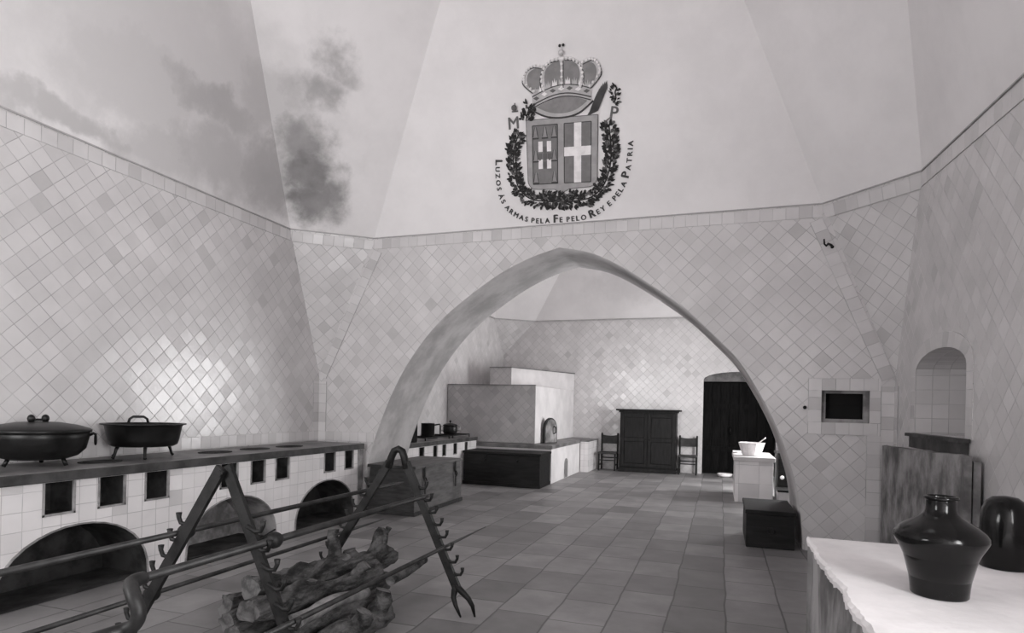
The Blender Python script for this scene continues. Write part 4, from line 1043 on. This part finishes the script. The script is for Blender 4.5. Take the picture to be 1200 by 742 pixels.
for k in range(9):
    a0 = (.33 + .012 * k, .45 + .004 * k); a1 = (.36 + .022 * k, .58 + .026 * k - .006 * (k - 5) ** 2 * .6)
    mb.prism([(a0[0] - .014, a0[1]), (a0[0] + .02, a0[1]), (a1[0] + .018, a1[1] - .03), (a1[0] + .012, a1[1] + .05), (a1[0] - .014, a1[1])], em, .004 + .001 * k, .012)
part(mb, 'plume', 'p_mid', arms)
mb = MB(); mb.tube([em(p, q, .01) for p, q in crv([(-.14, -.60), (-.11, -.545), (-.05, -.525), (.01, -.545), (.04, -.60)], 5)], .013, 8)
for k in range(5): mb.bar(em(-.05 + (k - 2) * .012, -.53, .008), em(-.05 + (k - 2) * .035, -.44, .008), .012, .006, up=tuple(EN))
part(mb, 'ribbon', 'p_dark', arms)

# lettering
fc = bpy.data.curves.new('lettering', 'FONT'); fo = bpy.data.objects.new('lettering', fc); COL.objects.link(fo)
fc.resolution_u = 3; fc.extrude = 0
gl = {}
def glyph(ch):
    if ch not in gl:
        fc.body = ch; bpy.context.view_layer.update()
        me = bpy.data.meshes.new_from_object(fo.evaluated_get(bpy.context.evaluated_depsgraph_get()))
        vs = [(v.co.x, v.co.y) for v in me.vertices]; fs = [tuple(p.vertices) for p in me.polygons]
        xs = [x for x, _ in vs] or [0, .3]
        gl[ch] = (vs, fs, min(xs), max(xs)); bpy.data.meshes.remove(me)
    return gl[ch]
def put(mb, ch, cx, cy, ang, size, z=.005, bold=.0):
    vs, fs, a, b = glyph(ch); c_, s_ = math.cos(ang), math.sin(ang); m_ = (a + b) / 2
    for dz_, ox, oy in ((0, 0, 0), (.0006, bold, 0), (.0012, 0, bold), (.0018, -bold, 0)):
        if dz_ and not bold: break
        V = [mb.bm.verts.new(em(cx + ((x - m_) * size + ox) * c_ - (y * size + oy) * s_, cy + ((x - m_) * size + ox) * s_ + (y * size + oy) * c_, z + dz_)) for x, y in vs]
        for f in fs:
            try: mb.bm.faces.new([V[i] for i in f])
            except ValueError: pass
TXT = [('L', 1), ('UZOS', 0), (' ', 0), ('ÁS', 0), (' ', 0), ('ARMAS', 0), (' ', 0), ('PELA', 0), (' ', 0), ('F', 1), ('E', 0), (' ', 0), ('PELO', 0), (' ', 0), ('R', 1), ('EY', 0), (' ', 0), ('E', 0), (' ', 0), ('PELA', 0), (' ', 0), ('P', 1), ('ATRIA', 0)]
chars = [(c, big) for s_, big in TXT for c in s_]
SM, BG = .088, .135
def adv(c, big):
    if c == ' ': return .028
    _, _, a, b = glyph(c); return (b - a) * (BG if big else SM) + .022
path = crv([(-.88, .02), (-.885, -.22), (-.85, -.44), (-.74, -.62), (-.56, -.735), (-.344, -.785), (-.148, -.785), (.12, -.775), (.36, -.745), (.55, -.65), (.70, -.52), (.805, -.35), (.855, -.15), (.875, .14)], 10)
cum = [0]
for a, b in zip(path[:-1], path[1:]): cum.append(cum[-1] + math.hypot(b[0] - a[0], b[1] - a[1]))
tot = sum(adv(*c) for c in chars); sc_ = cum[-1] / tot
mb = MB(); s_ = 0
for c, big in chars:
    w = adv(c, big) * sc_; mid = s_ + w / 2; s_ += w
    if c == ' ':
        part(mb, 'motto_word', 'p_dark', arms); mb = MB(); continue
    k = max(i for i in range(len(cum) - 1) if cum[i] <= mid); f = (mid - cum[k]) / (cum[k + 1] - cum[k])
    x = path[k][0] + (path[k + 1][0] - path[k][0]) * f; y = path[k][1] + (path[k + 1][1] - path[k][1]) * f
    put(mb, c, x, y, math.atan2(path[k + 1][1] - path[k][1], path[k + 1][0] - path[k][0]), BG if big else SM, bold=.004 if not big else .007)
part(mb, 'motto_word', 'p_dark', arms)
mb = MB(); put(mb, 'M', -.62, .36, .05, .20, bold=.004); part(mb, 'monogram', 'p_mid', arms)
mb = MB(); mb.ball(em(-.60, .595, .038), .036, 10); mb.bar(em(-.64, .56, .006), em(-.56, .56, .006), .016, .008, up=tuple(EN)); mb.bar(em(-.60, .62, .006), em(-.60, .655, .006), .014, .008, up=tuple(EN)); part(mb, 'small_crown', 'p_mid', arms)
mb = MB(); put(mb, 'P', .63, .38, -.15, .20, bold=.004); mb.tube([em(p, q, .006) for p, q in crv([(.545, .37), (.60, .40), (.585, .345), (.64, .36)], 5)], .007, 6); part(mb, 'monogram', 'p_mid', arms)
leaves(crv([(.62, .56), (.655, .60), (.645, .67), (.665, .72)], 5), 34, .045, .042, 'leaf_tuft')
bpy.data.objects.remove(fo)

# ------------------------------------------------------------------ daylight and added fill
w = bpy.data.worlds.new('sky'); scene.world = w; w.use_nodes = True
w.node_tree.nodes['Background'].inputs[0].default_value = (1, 1, 1, 1); w.node_tree.nodes['Background'].inputs[1].default_value = .5
def area(name, loc, target, sx, sy, power, spread=180):
    l = bpy.data.lights.new(name, 'AREA'); l.shape = 'RECTANGLE'; l.size = sx; l.size_y = sy; l.energy = power; l.spread = math.radians(spread)
    o = bpy.data.objects.new(name, l); COL.objects.link(o); o.location = loc
    o.rotation_euler = (Vector(target) - Vector(loc)).to_track_quat('-Z', 'Y').to_euler(); return o
area('daylight_near_window', (XR + .30, .05, 2.15), (XL, .05, 1.95), 1.7, 1.6, 240)
area('fill_front_window', (-4.0, YF - .30, 2.45), (-2.6, YB, 5.2), 2.1, 1.8, 160, 140)  # fill put in to lift the vault, aimed upward
area('daylight_far_window', (XR + .30, 12.3, 1.48), (XL, 11.6, 1.0), 2.1, 2.35, 300)
area('daylight_near_shaft', (xc, yc, 12.5), (xc, yc, 0), 2.0, 2.0, 20)
area('daylight_far_shaft', (xc, (YA + YE) / 2, 12.5), (xc, (YA + YE) / 2, 0), 2.0, 2.0, 120)

scene.view_settings.view_transform = 'Standard'; scene.view_settings.look = 'None'
scene.view_settings.gamma = 1; scene.view_settings.use_curve_mapping = False; scene.view_settings.exposure = 0.0
